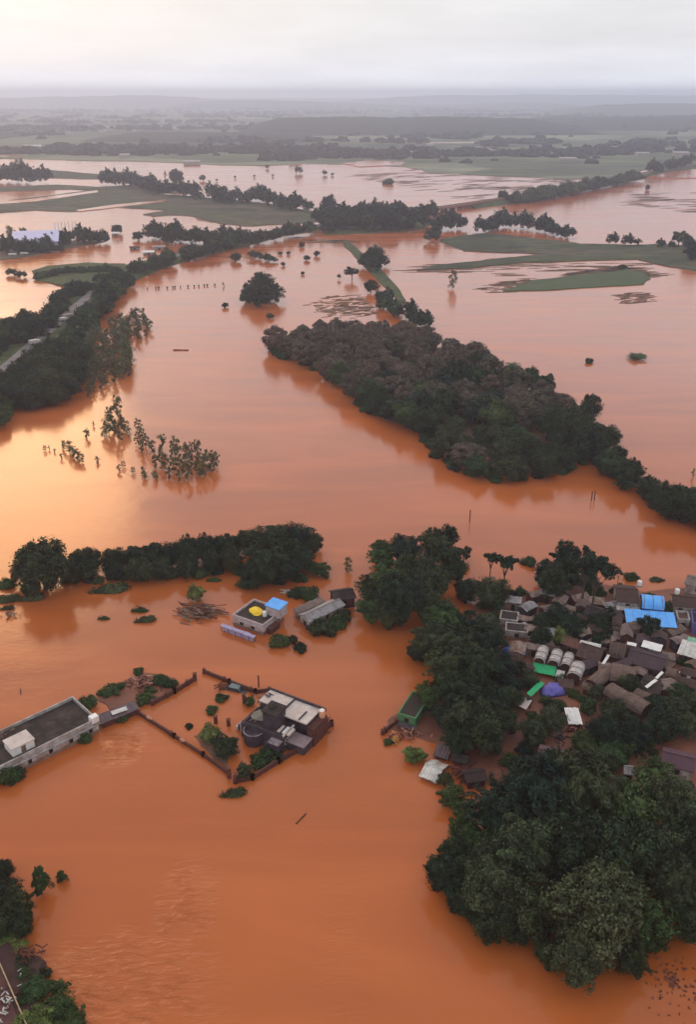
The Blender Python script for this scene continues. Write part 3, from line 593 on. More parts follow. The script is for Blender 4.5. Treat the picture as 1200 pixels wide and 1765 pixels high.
put('loose', 1172, 408, 30, 'sparse wispy tree at the far right field'); put('dark', 1195, 430, 40, 'dark tree mass on the bank at the right edge'); put('dark', 1188, 415, 24, 'dark tree right of the sparse wispy tree')
put('bush', 1073, 460, 18, 'dark bush at the top corner of the bright green strip', 'bush')
belt([(890, 345), (940, 336), (1000, 325), (1060, 314), (1100, 306)], 42, (15, 24), ['bush'], 'scrub along the far railway bank', 'scrub along the far railway bank', 5, z0=2.5, cat='shrub')
belt([(1120, 298), (1180, 285), (1260, 275)], 16, (14, 22), ['dark'], 'hazy tree on the bank at the far right', 'hazy trees on the far right bank', 12, z0=2)
put('dark', 1117, 323, 10, 'tiny dark tree in the right-hand river')
# ---- gum plantations in the water
eu = 'slender drowned tree in the plantation shaped like a triangle'
for x, y, w in ((200, 697, 22), (193, 715, 22), (210, 722, 22), (186, 732, 18), (203, 740, 24), (218, 733, 16), (238, 728, 16), (244, 742, 16), (236, 752, 16), (250, 757, 17), (241, 765, 16),
                (262, 768, 17), (278, 760, 18), (275, 780, 20), (268, 792, 18), (296, 752, 0), (300, 762, 22), (302, 778, 22), (298, 796, 24), (312, 800, 20), (318, 775, 20), (330, 768, 16), (328, 788, 20),
                (340, 772, 18), (337, 795, 20), (350, 782, 20), (362, 790, 22), (372, 788, 18), (352, 800, 18), (322, 808, 20), (290, 812, 18), (308, 815, 18), (220, 745, 10), (177, 742, 14), (284, 795, 16), (345, 808, 16), (366, 803, 14)):
    if w: put('gum', x, y, w * .9, eu, group='drowned plantation in a triangle', zs=rng.uniform(.8, 1.1))
eb = 'stunted drowned sapling scattered left of the triangle plantation'
for x, y, w in ((148, 745, 12), (108, 765, 12), (118, 770, 13), (126, 778, 14), (134, 782, 14), (139, 790, 10), (76, 771, 8), (84, 770, 7), (92, 776, 5), (168, 790, 8), (204, 806, 9), (212, 798, 9), (228, 808, 9), (247, 808, 14), (250, 818, 9), (268, 818, 10), (160, 729, 8), (104, 785, 7), (167, 797, 5), (196, 728, 8)):
    put('gum', x, y, w, eb, group='stunted saplings left of the triangle', zs=.75)
wood([(180, 570), (205, 545), (245, 530), (258, 545), (250, 565), (215, 575), (222, 610), (215, 630), (150, 640), (140, 600), (165, 560)], 5.0, (3.6, 5.4), ['gum'], 'slender drowned tree fringing the wood right of the road', 'drowned slender trees fringing the wood', zs=(.55, .85), lim=85)
wood([(150, 620), (225, 600), (222, 630), (165, 655), (150, 665)], 4.5, (2.6, 3.6), ['gum'], 'thin drowned sapling off the corner of the dense wood', 'drowned saplings off the wood', zs=(.6, .9), lim=30)

# ---- belt on the near left
for x, y, w in ((70, 972, 112), (150, 968, 66), (120, 985, 50), (42, 985, 50), (195, 968, 52), (230, 960, 54), (262, 955, 54), (240, 980, 54), (295, 955, 54), (325, 950, 56), (355, 945, 52), (390, 940, 56), (365, 965, 50), (320, 975, 46),
                (425, 930, 58), (470, 925, 74), (510, 925, 62), (540, 935, 44), (400, 965, 44), (278, 980, 46), (196, 985, 40), (500, 950, 60)):
    put('dark', x, y, w, 'dark tree in the long hedge-like row on the near left water', group='trees of the long row on the near left')
for x, y, w in ((460, 965, 92), (440, 985, 60), (490, 980, 60), (520, 965, 50)): put('bamboo' if w > 70 else 'dark', x, y, w, 'tall dark clump at the thick right end of the long row', group='clumps at the right end of the row')
put('mid', 548, 978, 40, 'grey-green bush-like tree at the right foot of the long row', zs=.8)
put('loose', 430, 1003, 40, 'low ragged tree on the bank behind the yellow tarp house', zs=.6)
# ---- big grove in the middle
for x, y, w in ((660, 960, 60), (700, 955, 74), (750, 940, 70), (775, 965, 56), (715, 985, 90), (670, 1000, 84), (735, 1010, 90), (640, 1015, 60), (690, 1035, 100), (640, 1048, 62), (735, 1045, 70), (760, 1000, 60), (790, 985, 44), (670, 1060, 60)):
    put('bamboo', x, y, w, 'feathery dark bamboo in the big grove above the red bay', 'bamboo', 'bamboo of the big central grove', zs=1.0)
put('dark', 775, 925, 44, 'dark high-domed tree, highest of the big central grove', zs=1.25); put('dark', 655, 945, 40, 'dark round tree at the upper left of the big grove')
put('loose', 800, 952, 30, 'reddish dark tree at the right shoulder of the big grove'); put('dark', 845, 1020, 66, 'smooth dark round tree between the big grove and the village')
put('dark', 805, 1015, 50, 'black-green tree in the gap right of the big grove')
put('tall', 873, 970, 34, 'thin-stemmed tree with a flat spread head standing over the water', zs=1.0, var=1); put('tall', 848, 962, 26, 'smaller thin-stemmed tree left of the flat spread one', var=1)
put('gum', 601, 974, 13, 'narrow dark column-shaped tree left of the big grove', var=2); put('dark', 560, 990, 22, 'low bush at the waterline left of the column tree', zs=.6)
put('tall', 320, 984, 16, 'small dark stemmed tree above the debris heap', zs=.8)
put('bright', 337, 1020, 36, 'yellow-green small tree growing behind the debris heap', var=0)
# ---- second grove
for x, y, w in ((760, 1070, 74), (800, 1075, 70), (745, 1110, 84), (790, 1115, 90), (835, 1105, 76), (770, 1155, 96), (820, 1160, 100), (860, 1150, 64), (720, 1120, 44), (790, 1200, 92), (845, 1205, 90), (740, 1200, 60), (815, 1245, 110), (862, 1240, 70), (765, 1235, 54), (790, 1275, 70), (850, 1275, 60)):
    put('dark' if rng.random() < .6 else 'bamboo', x, y, w, 'dark leafy tree in the second grove left of the village huts', group='trees of the second grove')
for x, y, w in ((760, 1058, 64), (840, 1080, 60), (870, 1165, 40), (880, 1200, 50)): put('olive', x, y, w, 'grey-green tree on the rim of the second grove', group='rim trees of the second grove')
# ---- village trees
for x, y, w, k in ((975, 965, 60, 'dark'), (945, 985, 50, 'dark'), (955, 1005, 60, 'dark'), (985, 990, 40, 'loose')): put(k, x, y, w, 'dark tree in the tall group above the village', group='tall tree group above the village', zs=1.2)
for x, y, w, lb in ((1012, 968, 50, 'left one of two tall bare-stemmed trees above the village'), (1030, 985, 52, 'right one of two tall bare-stemmed trees above the village'), (1068, 988, 13, 'tiny lone stemmed tree beside the brown-roofed house')): put('tall', x, y, w, lb, zs=1.1)
put('bush', 910, 967, 28, 'round floating bush above the village', 'shrub'); put('bush', 1088, 993, 28, 'bright green bush behind the brown-roofed house', 'shrub')
put('mat', 1130, 1000, 26, 'ragged bits of brush drifting behind the blue roofs', 'shrub')
for x, y, w in ((960, 1065, 60), (985, 1080, 56), (935, 1075, 44), (1035, 1075, 44), (1050, 1060, 36)): put('dark', x, y, w, 'dark tree between the village roofs, upper cluster', group='trees between the upper roofs', zs=.9)
put('loose', 1120, 1078, 44, 'sparse green tree in front of the blue flat roof'); put('loose', 1035, 1100, 36, 'sparse tree over the brown yard', zs=1)
for x, y, w in ((915, 1170, 40), (895, 1150, 36), (880, 1180, 44)): put('dark', x, y, w, 'dark tree around the green-edged huts', group='trees around the green-edged huts', zs=.9)
put('olive', 1030, 1190, 36, 'yellow-green tree between the thatched roofs', zs=.9)
for x, y, w in ((950, 1240, 60), (920, 1262, 56), (1010, 1275, 56), (1045, 1265, 70), (1060, 1230, 56), (1095, 1260, 76), (1015, 1215, 36), (1140, 1250, 70), (1130, 1215, 50), (1165, 1220, 54), (1190, 1250, 56), (1170, 1190, 44), (1200, 1210, 50), (1110, 1280, 40), (1060, 1300, 70), (1030, 1310, 60)):
    put(rng.choice(['dark', 'mid', 'olive', 'dark']), x, y, w, 'leafy tree in the green belt below the thatched roofs', group='trees below the thatched roofs', zs=.95)
put('mid', 1190, 1150, 26, 'small green tree by the pale sheet roof at the right edge')
# ---- big lower right mass
for x, y, w, k in ((1035, 1570, 190, 'olive'),): put(k, x, y, w, 'large pale grey-green tree, nearest of the lower right grove', zs=1.05, var=0)
for x, y, w in ((935, 1370, 150), (860, 1400, 130), (1010, 1360, 150), (1090, 1395, 140), (820, 1450, 90), (905, 1460, 150), (985, 1450, 150), (1075, 1480, 160), (1140, 1470, 120), (850, 1530, 130), (930, 1560, 130), (1110, 1580, 120), (960, 1320, 80), (1170, 1385, 110), (1190, 1450, 120), (1195, 1530, 100), (1130, 1340, 80), (1000, 1640, 120), (1050, 1500, 120), (900, 1330, 60), (1160, 1530, 110), (1195, 1590, 90), (1200, 1490, 90)):
    put(rng.choice(['dark', 'olive', 'bamboo', 'dark', 'bamboo', 'mid']), x, y, w, 'large dark crown in the lower right grove', group='crowns of the lower right grove', zs=1.0)
for x, y, w in ((775, 1510, 90), (765, 1490, 60), (815, 1500, 90), (800, 1555, 70), (790, 1465, 70), (850, 1590, 80), (800, 1425, 56), (780, 1370, 50), (800, 1395, 44)): put('mid' if w < 60 else 'dark', x, y, w, 'smaller dark tree at the left rim of the lower right grove', group='left rim of the lower right grove')
for x, y, w in ((945, 1640, 60), (900, 1600, 60), (1090, 1650, 70)): put('dark', x, y, w, 'low drooping tree at the foot of the lower right grove', group='drooping foot trees of the lower right grove')
put('bright', 715, 1300, 46, 'yellow-green bush between the driftwood and the white roof', zs=.6); put('loose', 768, 1345, 36, 'dark small tree at the tip of the white roof', zs=.7)
put('bush', 669, 1278, 20, 'small drowned bush among the driftwood', 'shrub')
# ---- bottom left
for x, y, w in ((25, 1560, 66), (0, 1540, 70), (35, 1590, 50), (-5, 1590, 70), (5, 1500, 40)): put('dark', x, y, w, 'dark tree at the lower left edge', group='trees at the lower left edge')
put('point', 68, 1520, 38, 'pointed small tree, nearer one of two at the lower left water', zs=1.3); put('point', 105, 1511, 24, 'tiny pointed tree standing alone in the lower left water', zs=.8)
for x, y, w in ((60, 1705, 60), (95, 1735, 66), (60, 1755, 70), (125, 1765, 60), (42, 1680, 40), (100, 1700, 34), (40, 1655, 36), (30, 1630, 40), (75, 1680, 30), (115, 1740, 40), (15, 1615, 40)): put(rng.choice(['mid', 'bright']), x, y, w, 'bright green shrub beside the corner road', 'shrub', 'green shrubs beside the corner road', zs=.6)
# ---- bushes around the walled compound
for x, y, w, lb, k in ((382, 1202, 26, 'round green bush below the submerged vehicle', 'bush'), (364, 1224, 24, 'brownish round bush inside the walled compound', 'bush'), (326, 1251, 16, 'small narrow bush left of the walled garden', 'bush'),
                    (362, 1262, 44, 'bright green tree in the walled garden', 'bright'), (388, 1283, 56, 'dark green tree in the walled garden', 'dark'), (420, 1328, 34, 'yellow-flecked plant at the gate corner', 'olive'),
                    (468, 1296, 52, 'dark bush against the front of the stepped house', 'bush'), (447, 1310, 40, 'low dark bush along the front wall of the compound', 'bush'), (430, 1207, 24, 'dark bush at the rear corner of the stepped house', 'mid'), (542, 1273, 16, 'small bush at the right corner of the compound wall', 'bush')):
    put(k, x, y, w, lb, 'tree' if k in ('mid', 'dark', 'bright') else 'shrub', zs=.8)
for x, y, w, lb in ((408, 1366, 50, 'leafy raft of weeds drifting below the compound gate'), (198, 1014, 74, 'long raft of weeds floating below the near left row'), (240, 1052, 34, 'upper weed raft of the pair left of the debris heap'), (255, 1068, 40, 'lower weed raft of the pair left of the debris heap'),
                    (178, 1066, 24, 'small weed tuft left of the weed rafts'), (15, 1032, 60, 'weed raft at the left edge of the water'), (60, 1030, 50, 'weed raft right of the one at the left edge'), (368, 1000, 30, 'thin dark weed raft beside the small stemmed tree'), (8, 1013, 24, 'small weed patch at the left edge, upper one'), (15, 1048, 28, 'faint weed patch with twigs at the left edge')):
    put('mat', x, y, w, lb, 'weeds', zs=1.2 if w < 60 else .8, asp=.55, rz=0)
for x, y, w, lb in ((480, 1103, 40, 'dark shrub in front of the yellow tarp house'), (505, 1101, 20, 'small round shrub, middle of three by the tarp house'), (518, 1115, 26, 'green shrub, lowest of three by the tarp house')): put('bush', x, y, w, lb, 'shrub', zs=1.1)
for x, y, w in ((555, 1080, 50), (580, 1072, 40), (535, 1025, 40), (515, 1020, 36), (590, 1060, 36)): put('bush', x, y, w, 'low green shrub around the long grey sheet-roofed shed', 'shrub', 'shrubs around the grey shed')
for x, y, w in ((149, 1209, 38), (190, 1188, 36), (178, 1193, 26), (205, 1182, 26), (238, 1158, 22), (272, 1172, 30), (290, 1176, 34), (248, 1203, 36), (258, 1190, 24), (212, 1236, 26)): put('bush', x, y, w, 'green shrub on the drowned garden behind the long white building', 'shrub', 'shrubs behind the long white building', zs=.9)
for x, y, w, lb in ((18, 1334, 50, 'dark bush against the front of the long white building'), (147, 1271, 26, 'grey bush at the right end of the long white building')): put('bush', x, y, w, lb, 'shrub', zs=1.3)

# the 300 broadleaf trees that show largest stand alone; the rest, all small and far, are one mass
def pxsize(q): return q[3] * 10 * FPX / ((Vector((q[1], q[2], 0)) - cam.location) @ Vector((0, cp, -sp)))
uniq = [q for q in QUEUE if not q[6]]; rest = sorted([q for q in QUEUE if q[6]], key=pxsize, reverse=True); cut = 276 - len(uniq)
for q in uniq + rest[:cut]: plant(*q, force=True)
LOW = {k: dome_crown('low', m_, nl=26, zc=4.3, rz=4.2, nleaf=700, leaf=(1.3, .8)) for k, m_ in (('dark', LD), ('mid', LM))}
vv, ff, mm_, off = [], [], [], 0
for q in rest[cut:]:
    me = LOW['mid' if q[0] == 'mid' else 'dark']; n = len(me.vertices); co = np.empty(n*3); me.vertices.foreach_get('co', co); co = co.reshape(-1, 3) * (q[3], q[3], q[3]*q[8])
    ca, sa = math.cos(q[11]), math.sin(q[11]); co = np.stack([co[:, 0]*ca - co[:, 1]*sa + q[1], co[:, 0]*sa + co[:, 1]*ca + q[2], co[:, 2] + q[10]], 1)
    vv += co.tolist(); ff += [[i + off for i in p.vertices] for p in me.polygons]; mm_ += [1 if q[0] == 'mid' else 0] * len(me.polygons); off += n
me = bpy.data.meshes.new('distant_trees'); me.from_pydata(vv, [], ff); me.materials.append(LD); me.materials.append(LM); me.polygons.foreach_set('material_index', mm_); me.update()
tag(link_mesh('distant_trees', me), 'mass of small dark trees lining the far banks and fields', 'trees', kind='stuff')
for me in LOW.values(): bpy.data.meshes.remove(me)
print('broadleaf', len(QUEUE), 'smallest kept px', pxsize(rest[cut-1]))

# ------------------------------------------------------------------ surfaces for buildings
WHITEWALL = mat('limewash', (.46, .43, .41), (.22, .17, .145), .8, .85, .2, tide=.7)
PINKWALL = mat('pink_plaster', (.50, .42, .42), (.36, .26, .25), .8, .85, .2, tide=.7)
DARKROOF = mat('weathered_slab', (.026, .019, .017), (.075, .052, .042), .45, .9, .3, lo=.42, hi=.7)
PALESLAB = mat('pale_slab', (.62, .53, .47), (.46, .36, .32), .5, .85, .2)
PLUM = mat('dark_plum_render', (.036, .027, .034), (.095, .070, .080), .9, .8, .3, lo=.4, hi=.72)
TILE = mat('brown_tile', (.085, .045, .035), (.050, .030, .026), 1.2, .9, .5, wave=('Y', .35, .6))
THATCH = mat('old_thatch', (.19, .13, .105), (.105, .068, .055), 1.1, .95, .8, .1, wave=('X', .5, .5), bscale=5, stretch=(.5, 2, 2))
THATCHD = mat('dark_thatch', (.10, .065, .055), (.055, .036, .033), 1.1, .95, .8, .1, bscale=5)
TIN = mat('grey_tin', (.34, .32, .32), (.17, .13, .12), .7, .55, .2, .5, .3, wave=('X', .45, .8))
TINW = mat('pale_tin', (.62, .60, .56), (.40, .36, .32), .8, .5, .2, .5, .2, wave=('X', .5, .7))
BLUE = mat('blue_sheet', (.08, .32, .80), (.12, .42, .85), .8, .5, .3, .4, wave=('X', .6, .4))
BLUED = mat('blue_tarp', (.03, .15, .55), (.05, .24, .70), 1.2, .45, 1., .4, bscale=2)
VIOLET = mat('violet_tarp', (.09, .07, .32), (.15, .13, .42), 1.2, .45, 1., .4, bscale=2)
YELLOW = mat('yellow_tarp', (.90, .62, .02), (.80, .48, .02), 1.0, .5, 1., .4, bscale=1.5)
GREEN = mat('green_sheet', (.02, .30, .10), (.03, .38, .16), 1.0, .6, .3)
SILVER = mat('silver_tarp', (.50, .46, .44), (.27, .22, .21), 1.6, .5, .8, .4, .1, bscale=3)
LILAC = mat('lilac_paint', (.38, .33, .48), (.28, .24, .36), 1., .7, .2)
HOLE = mat('dark_opening', (.012, .010, .012), (.02, .015, .015), 1, .6)
BRICK = mat('wet_brick', (.115, .040, .028), (.065, .026, .022), 1.2, .85, .4)
WOODP = mat('grey_plank', (.24, .17, .13), (.11, .07, .05), 2, .9, .4)
RUST = mat('rust_iron', (.16, .05, .03), (.08, .03, .02), 2, .8, .3)
WHITE = mat('white_paint', (.80, .78, .74), (.65, .60, .55), 1, .5, .1)
GREENW = mat('green_wall', (.06, .17, .07), (.10, .22, .10), .8, .85, .3)
CLOTH = mat('scrap_cloth', (.55, .27, .18), (.30, .12, .08), 1.5, .9, .5)

def frame(A, B, C, z):
    a, b, c = at(*A, z), at(*B, z), at(*C, z); u = b - a; Ln = u.length; u.normalize(); n = Vector((-u.y, u.x, 0)); w = (c - a).dot(n)
    ctr = a + u * Ln / 2 + n * w / 2; return Vector((ctr.x, ctr.y, 0)), Ln, abs(w), math.atan2(u.y, u.x)
def opening(parent, x, y, z, w, h, axis, kind='window', fm=None, glass=None):
    """framed hole on the wall face at local y (axis 'x') or local x (axis 'y'); s sign from the coordinate"""
    t = .07
    if axis == 'x':
        s = 1 if y > 0 else -1; ya, yb = sorted((y, y + s*.06)); f = MB()
        for a in ((x-w/2-t, x-w/2, z, z+h), (x+w/2, x+w/2+t, z, z+h), (x-w/2-t, x+w/2+t, z+h, z+h+t), (x-w/2-t, x+w/2+t, z-t, z)): f.box(a[0], a[1], ya, yb, a[2], a[3])
        o = f.build(kind, fm or WHITEWALL, parent); ya, yb = sorted((y - s*.02, y + s*.025)); MB().box(x-w/2, x+w/2, ya, yb, z, z+h).build('pane' if kind == 'window' else 'leaf_panel', glass or HOLE, o)
    else:
        s = 1 if x > 0 else -1; xa, xb = sorted((x, x + s*.06)); f = MB()
        for a in ((y-w/2-t, y-w/2, z, z+h), (y+w/2, y+w/2+t, z, z+h), (y-w/2-t, y+w/2+t, z+h, z+h+t), (y-w/2-t, y+w/2+t, z-t, z)): f.box(xa, xb, a[0], a[1], a[2], a[3])
        o = f.build(kind, fm or WHITEWALL, parent); xa, xb = sorted((x - s*.02, x + s*.025)); MB().box(xa, xb, y-w/2, y+w/2, z, z+h).build('pane' if kind == 'window' else 'leaf_panel', glass or HOLE, o)
def house(name, label, A, B, C, z, wall, roof, style='flat', rise=.8, over=.35, cat='house', ends=None, wins=True, th=.12, z0=-1.5, par=.5, sag=.0):
    c, Lx, Ly, rz = frame(A, B, C, z); t = thing(name, label, cat, c, rz); hx, hy = Lx/2, Ly/2; wx, wy = hx - over, hy - over
    if style == 'flat':
        wx, wy = hx, hy; MB().box(-wx, wx, -wy, wy, z0, z - par).build('wall', wall, t)
        MB().box(-wx+.25, wx-.25, -wy+.25, wy-.25, z-par, z-par+.05).build('roof', roof, t)
        p = MB()
        for a in ((-hx-.06, hx+.06, -hy-.06, -hy+.2), (-hx-.06, hx+.06, hy-.2, hy+.06), (-hx-.06, -hx+.2, -hy+.2, hy-.2), (hx-.2, hx+.06, -hy+.2, hy-.2)): p.box(a[0], a[1], a[2], a[3], z-par-.003, z)
        p.build('parapet', wall, t)
    elif style == 'gable':
        MB().box(-wx, wx, -wy, wy, z0, z-.02).add([(-wx, -wy, z-.02), (-wx, wy, z-.02), (-wx, 0, z+rise-.12), (wx, -wy, z-.02), (wx, wy, z-.02), (wx, 0, z+rise-.12)], [(0, 2, 1), (3, 4, 5), (0, 3, 5, 2), (1, 2, 5, 4)]).build('wall', wall, t)
        rb = MB(); n = 8
        for s in (-1, 1):
            for k in range(n):
                x0 = -hx + Lx*k/n; x1 = -hx + Lx*(k+1)/n; q0 = sag*noise.noise(Vector((x0, s*3., c.x))); q1 = sag*noise.noise(Vector((x1, s*3., c.x)))
                pts = [(x0, s*hy, z+q0), (x1, s*hy, z+q1), (x1, 0, z+rise+q1*.3), (x0, 0, z+rise+q0*.3)]
                rb.slab(pts if s < 0 else pts[::-1], th)
        rb.build('roof', roof, t); MB().bar((-hx, 0, z+rise+.02), (hx, 0, z+rise+.02), .12).build('ridge_cap', roof, t)
    elif style == 'vault':
        rb = MB(); n = 12; m_ = 10; vs = []; fs = []
        for i in range(m_+1):
            x = -hx + Lx*i/m_
            for rr in (0, th):
                for k in range(n+1):
                    a = math.pi*k/n; jj = 1 + .05*noise.noise(Vector((x*.9, a*2, c.x)))
                    e2 = .75 if 0 < i < m_ else .70
                    vs.append((x, -(hy-rr)*math.cos(a)*jj, z + (rise-rr)*math.sin(a)**e2*jj - .02))
        w_ = 2*(n+1)
        for i in range(m_):
            for k in range(n):
                fs.append((i*w_+k, (i+1)*w_+k, (i+1)*w_+k+1, i*w_+k+1)); fs.append((i*w_+n+1+k, i*w_+n+2+k, (i+1)*w_+n+2+k, (i+1)*w_+n+1+k))
        for i in (0, m_):
            for k in range(n): fs.append((i*w_+k, i*w_+k+1, i*w_+n+2+k, i*w_+n+1+k))
        for i in range(m_):
            for k in (0, n): fs.append((i*w_+k, (i+1)*w_+k, (i+1)*w_+n+1+k, i*w_+n+1+k))
        rb.add(vs, fs).build('roof', roof, t, True)
        wb = MB(); wb.box(-wx, wx, -wy, wy, z0, z)
        for s in (-1, 1):
            x = s*wx; k_ = 10; ring = [(x, -wy*math.cos(math.pi*i/k_), z-.01 + (rise-.15)*math.sin(math.pi*i/k_)**.8) for i in range(k_+1)]
            wb.slab([(p[0], p[1], p[2]) for p in ring], .01) if False else wb.add(ring + [(x-s*.1, p[1], p[2]) for p in ring], [tuple(range(k_+1)), tuple(range(k_+1, 2*k_+2))[::-1]])
        wb.build('wall', ends or wall, t)
        for i in (1, 5, 9):
            x = -hx + Lx*i/10; rb2 = MB()
            for k in range(n): 
                a0, a1 = math.pi*k/n, math.pi*(k+1)/n
                rb2.bar((x, -(hy+.02)*math.cos(a0), z+(rise+.03)*math.sin(a0)**.75), (x, -(hy+.02)*math.cos(a1), z+(rise+.03)*math.sin(a1)**.75), .045, 0, 5)
            rb2.build('batten', WOODP, t)
    elif style == 'shed':       # one flat tilted sheet on posts and a low wall
        MB().box(-wx, wx, -wy, wy, z0, z-.35).build('wall', wall, t)
        rb = MB()
        for k in range(6):
            x0 = -hx + Lx*k/6 + .012; x1 = -hx + Lx*(k+1)/6 - .012; q = rng.uniform(-.04, .04); y1 = hy + rng.uniform(-.1, .1); y0 = -hy + rng.uniform(-.1, .1)
            rb.slab([(x0, y0, z-rise*.5+q), (x1, y0, z-rise*.5+q), (x1, y1, z+rise*.5+q), (x0, y1, z+rise*.5+q)], .05)
        rb.build('roof', roof, t)
        for sx in (-1, 1):
            for sy in (-1, 1): MB().bar((sx*(hx-.15), sy*(hy-.15), z0), (sx*(hx-.15), sy*(hy-.15), z + sy*rise*.45-.06), .07).build('post', WOODP, t)
    if wins:
        nx = max(1, int(Lx/3)); hz = max(.25, z - (par if style == 'flat' else .1) - 1.3)
        for k in range(nx):
            x = -wx + 2*wx*(k+.5)/nx
            for s in (-1, 1): opening(t, x, s*wy, hz, .8, .85, 'x', fm=WOODP)
        opening(t, -wx, 0, .1, .8, max(.8, hz+.6), 'y', 'door', fm=WOODP); opening(t, wx, 0, hz, .7, .8, 'y', fm=WOODP)
    return t, c, Lx, Ly, rz
def loc(parent_c, rz, x, y, z=0):
    return Vector((parent_c.x + x*math.cos(rz) - y*math.sin(rz), parent_c.y + x*math.sin(rz) + y*math.cos(rz), z))
def wall_run(name, label, pts, h, th, m, group=None, step=3.2, coping=None):
    P = [at(x, y, h) for x, y in pts]; P = [Vector((p.x, p.y, 0)) for p in P]
    t = thing(name, label, 'wall', P[0], 0, group); body = MB(); piers = []
    for i in range(len(P)-1):
        a, b = P[i]-P[0], P[i+1]-P[0]; d = (b-a); Ln = d.length; d.normalize(); n = Vector((-d.y, d.x, 0))*th/2
        k = max(1, int(Ln/1.5)); 
        for j in range(k):
            p, q = a.lerp(b, j/k), a.lerp(b, (j+1)/k); hh = h + rng.uniform(-.06, .06)
            v = [p-n, q-n, q+n, p+n]; body.add([(x.x, x.y, -1.5) for x in v] + [(x.x, x.y, hh) for x in v], [(0,3,2,1),(4,5,6,7),(0,1,5,4),(1,2,6,5),(2,3,7,6),(3,0,4,7)])
        for j in range(int(Ln/step)+1): piers.append(a + d*min(Ln, j*step))
        piers.append(b)
    body.build('wall_body', m, t)
    for p in piers: MB().box(p.x-th*.9, p.x+th*.9, p.y-th*.9, p.y+th*.9, -1.5, h+.18).build('pier', m, t)
    return t

# ------------------------------------------------------------------ yellow tarp house
t, c, Lx, Ly, rz = house('tarp_house', 'white flat-roofed house with a dark roof terrace carrying a yellow tarp', (400.6, 1058.6), (453, 1077), (435, 1031), 2.6, PINKWALL, DARKROOF, wins=False, par=.45)
for x in (-1.6, 1.3): opening(t, x, -Ly/2, .7, 1.0, .75, 'x', fm=PINKWALL)
for y in (-1.5, 1.8): opening(t, Lx/2, y, .7, .9, .7, 'y', fm=PINKWALL)
MB().box(-Lx/2+.3, Lx/2+.15, -Ly/2-.25, -Ly/2-.06, 1.62, 1.7).build('window_ledge', PINKWALL, t)
rx = Lx/2
MB().box(rx-2.3, rx+1.2, Ly/2-3.2, Ly/2-.4, 2.1, 4.3).build('stair_room', PINKWALL, t)
MB().slab([(rx-2.5, Ly/2-3.4, 4.45), (rx+1.4, Ly/2-3.4, 4.45), (rx+1.4, Ly/2-.2, 4.75), (rx-2.5, Ly/2-.2, 4.75)], .1).build('stair_room_roof', BLUE, t)
MB().box(rx+.06, rx+1.2, -Ly/2+1, Ly/2-3.2, -1, 1.3).build('side_porch', BRICK, t)
d = MB(); d.dome((0, 0, 0), 1.7, 1.4, .75, 0, 14, 4, .16); o = d.build('tarp_heap', YELLOW); o.location = loc(c, rz, -.6, .2, 2.2); o.rotation_euler = (0, 0, rz)
tag(o, 'bright yellow tarp thrown over a heap on the terrace of the flat-roofed house', 'tarpaulin')
tk = thing('water_tank', 'small white water tank beside the yellow tarp', 'water tank', loc(c, rz, 1.75, -.1, 2.2))
MB().bar((0, 0, 0), (0, 0, .95), .5, 0, 14).build('tank_body', WHITE, tk); MB().bar((0, 0, .95), (0, 0, 1.15), .42, 0, 14, .16).build('lid', WHITE, tk)
t, c, Lx, Ly, rz = house('veranda', 'long narrow lilac veranda roof on posts in front of the yellow tarp house', (379, 1078), (437, 1099), (382, 1074), 1.3, LILAC, LILAC, 'shed', .12, wins=False, cat='veranda', z0=-1.0)
t.children[0].name = 'back_wall'
for k in range(1, 5): x = -Lx/2 + Lx*k/5; MB().box(x-.12, x+.12, -Ly/2+.05, -Ly/2+.3, -1, 1.15).build('post', LILAC, t)
# grey shed
house('long_shed', 'long grey corrugated gabled shed, partly ruined, right of the yellow tarp house', (513, 1060), (575, 1031), (540, 1070), 2.0, WHITEWALL, TIN, 'gable', .8, sag=.25)
house('lean_shed', 'brownish low sheet roof joined to the upper side of the long grey shed', (504, 1051), (551, 1029), (512, 1058), 1.9, WHITEWALL, mat('brown_tin', (.21, .15, .13), (.11, .07, .06), .6, .7, .2, wave=('X', .4, .6)), 'shed', .25, wins=False, cat='shed')
house('dark_shed', 'black-brown roofed shed hidden behind the long grey shed', (566, 1018), (603, 1012), (592, 1034), 2.4, BRICK, DARKROOF, 'gable', .9, cat='shed')
def planks(name, label, px, py, n, ln, sx, sy, m, z=.15, cat='debris', kind='stuff', rot=None, mix=None):
    p = at(px, py, 0); mb = MB()
    for i in range(n):
        r = abs(nr.normal(0, .45)); a = rng.uniform(0, 6.28); x = math.cos(a)*r*sx; y = math.sin(a)*r*sy; q = rng.uniform(-.6, .6) + (rot if rot is not None else rng.uniform(0, 3.14)); l2 = ln*rng.uniform(.4, 1)
        h = max(.02, z*(1.6-r*1.2)*rng.random()*2.6); e_ = Vector((math.cos(q)*l2/2, math.sin(q)*l2/2, rng.uniform(-.2, .25))); cc = Vector((x, y, h)); k = rng.uniform(.05, .14)
        mb.bar(cc-e_, cc+e_, k, rng.randrange(2) if mix else 0, 4)
    o = mb.build(name, [m, mix] if mix else m); o.location = p
    tag(o, label, cat, kind=kind); return o
planks('debris_heap', 'heap of broken poles and branches stranded beside the small yellow-green tree', 346, 1058, 170, 4.0, 6.5, 5, WOODP, .4, rot=-.5, mix=RUST)
planks('timber_pile', 'few pale planks floating behind the yellow tarp house', 494, 1020, 12, 3.2, 1.2, 1.4, TINW, .12, rot=.6)
# twigs near left
planks('driftwood', 'bare twigs sticking out at the left edge below the long row', 16, 1062, 14, 1.6, 2.5, 1.5, WOODP, .3)
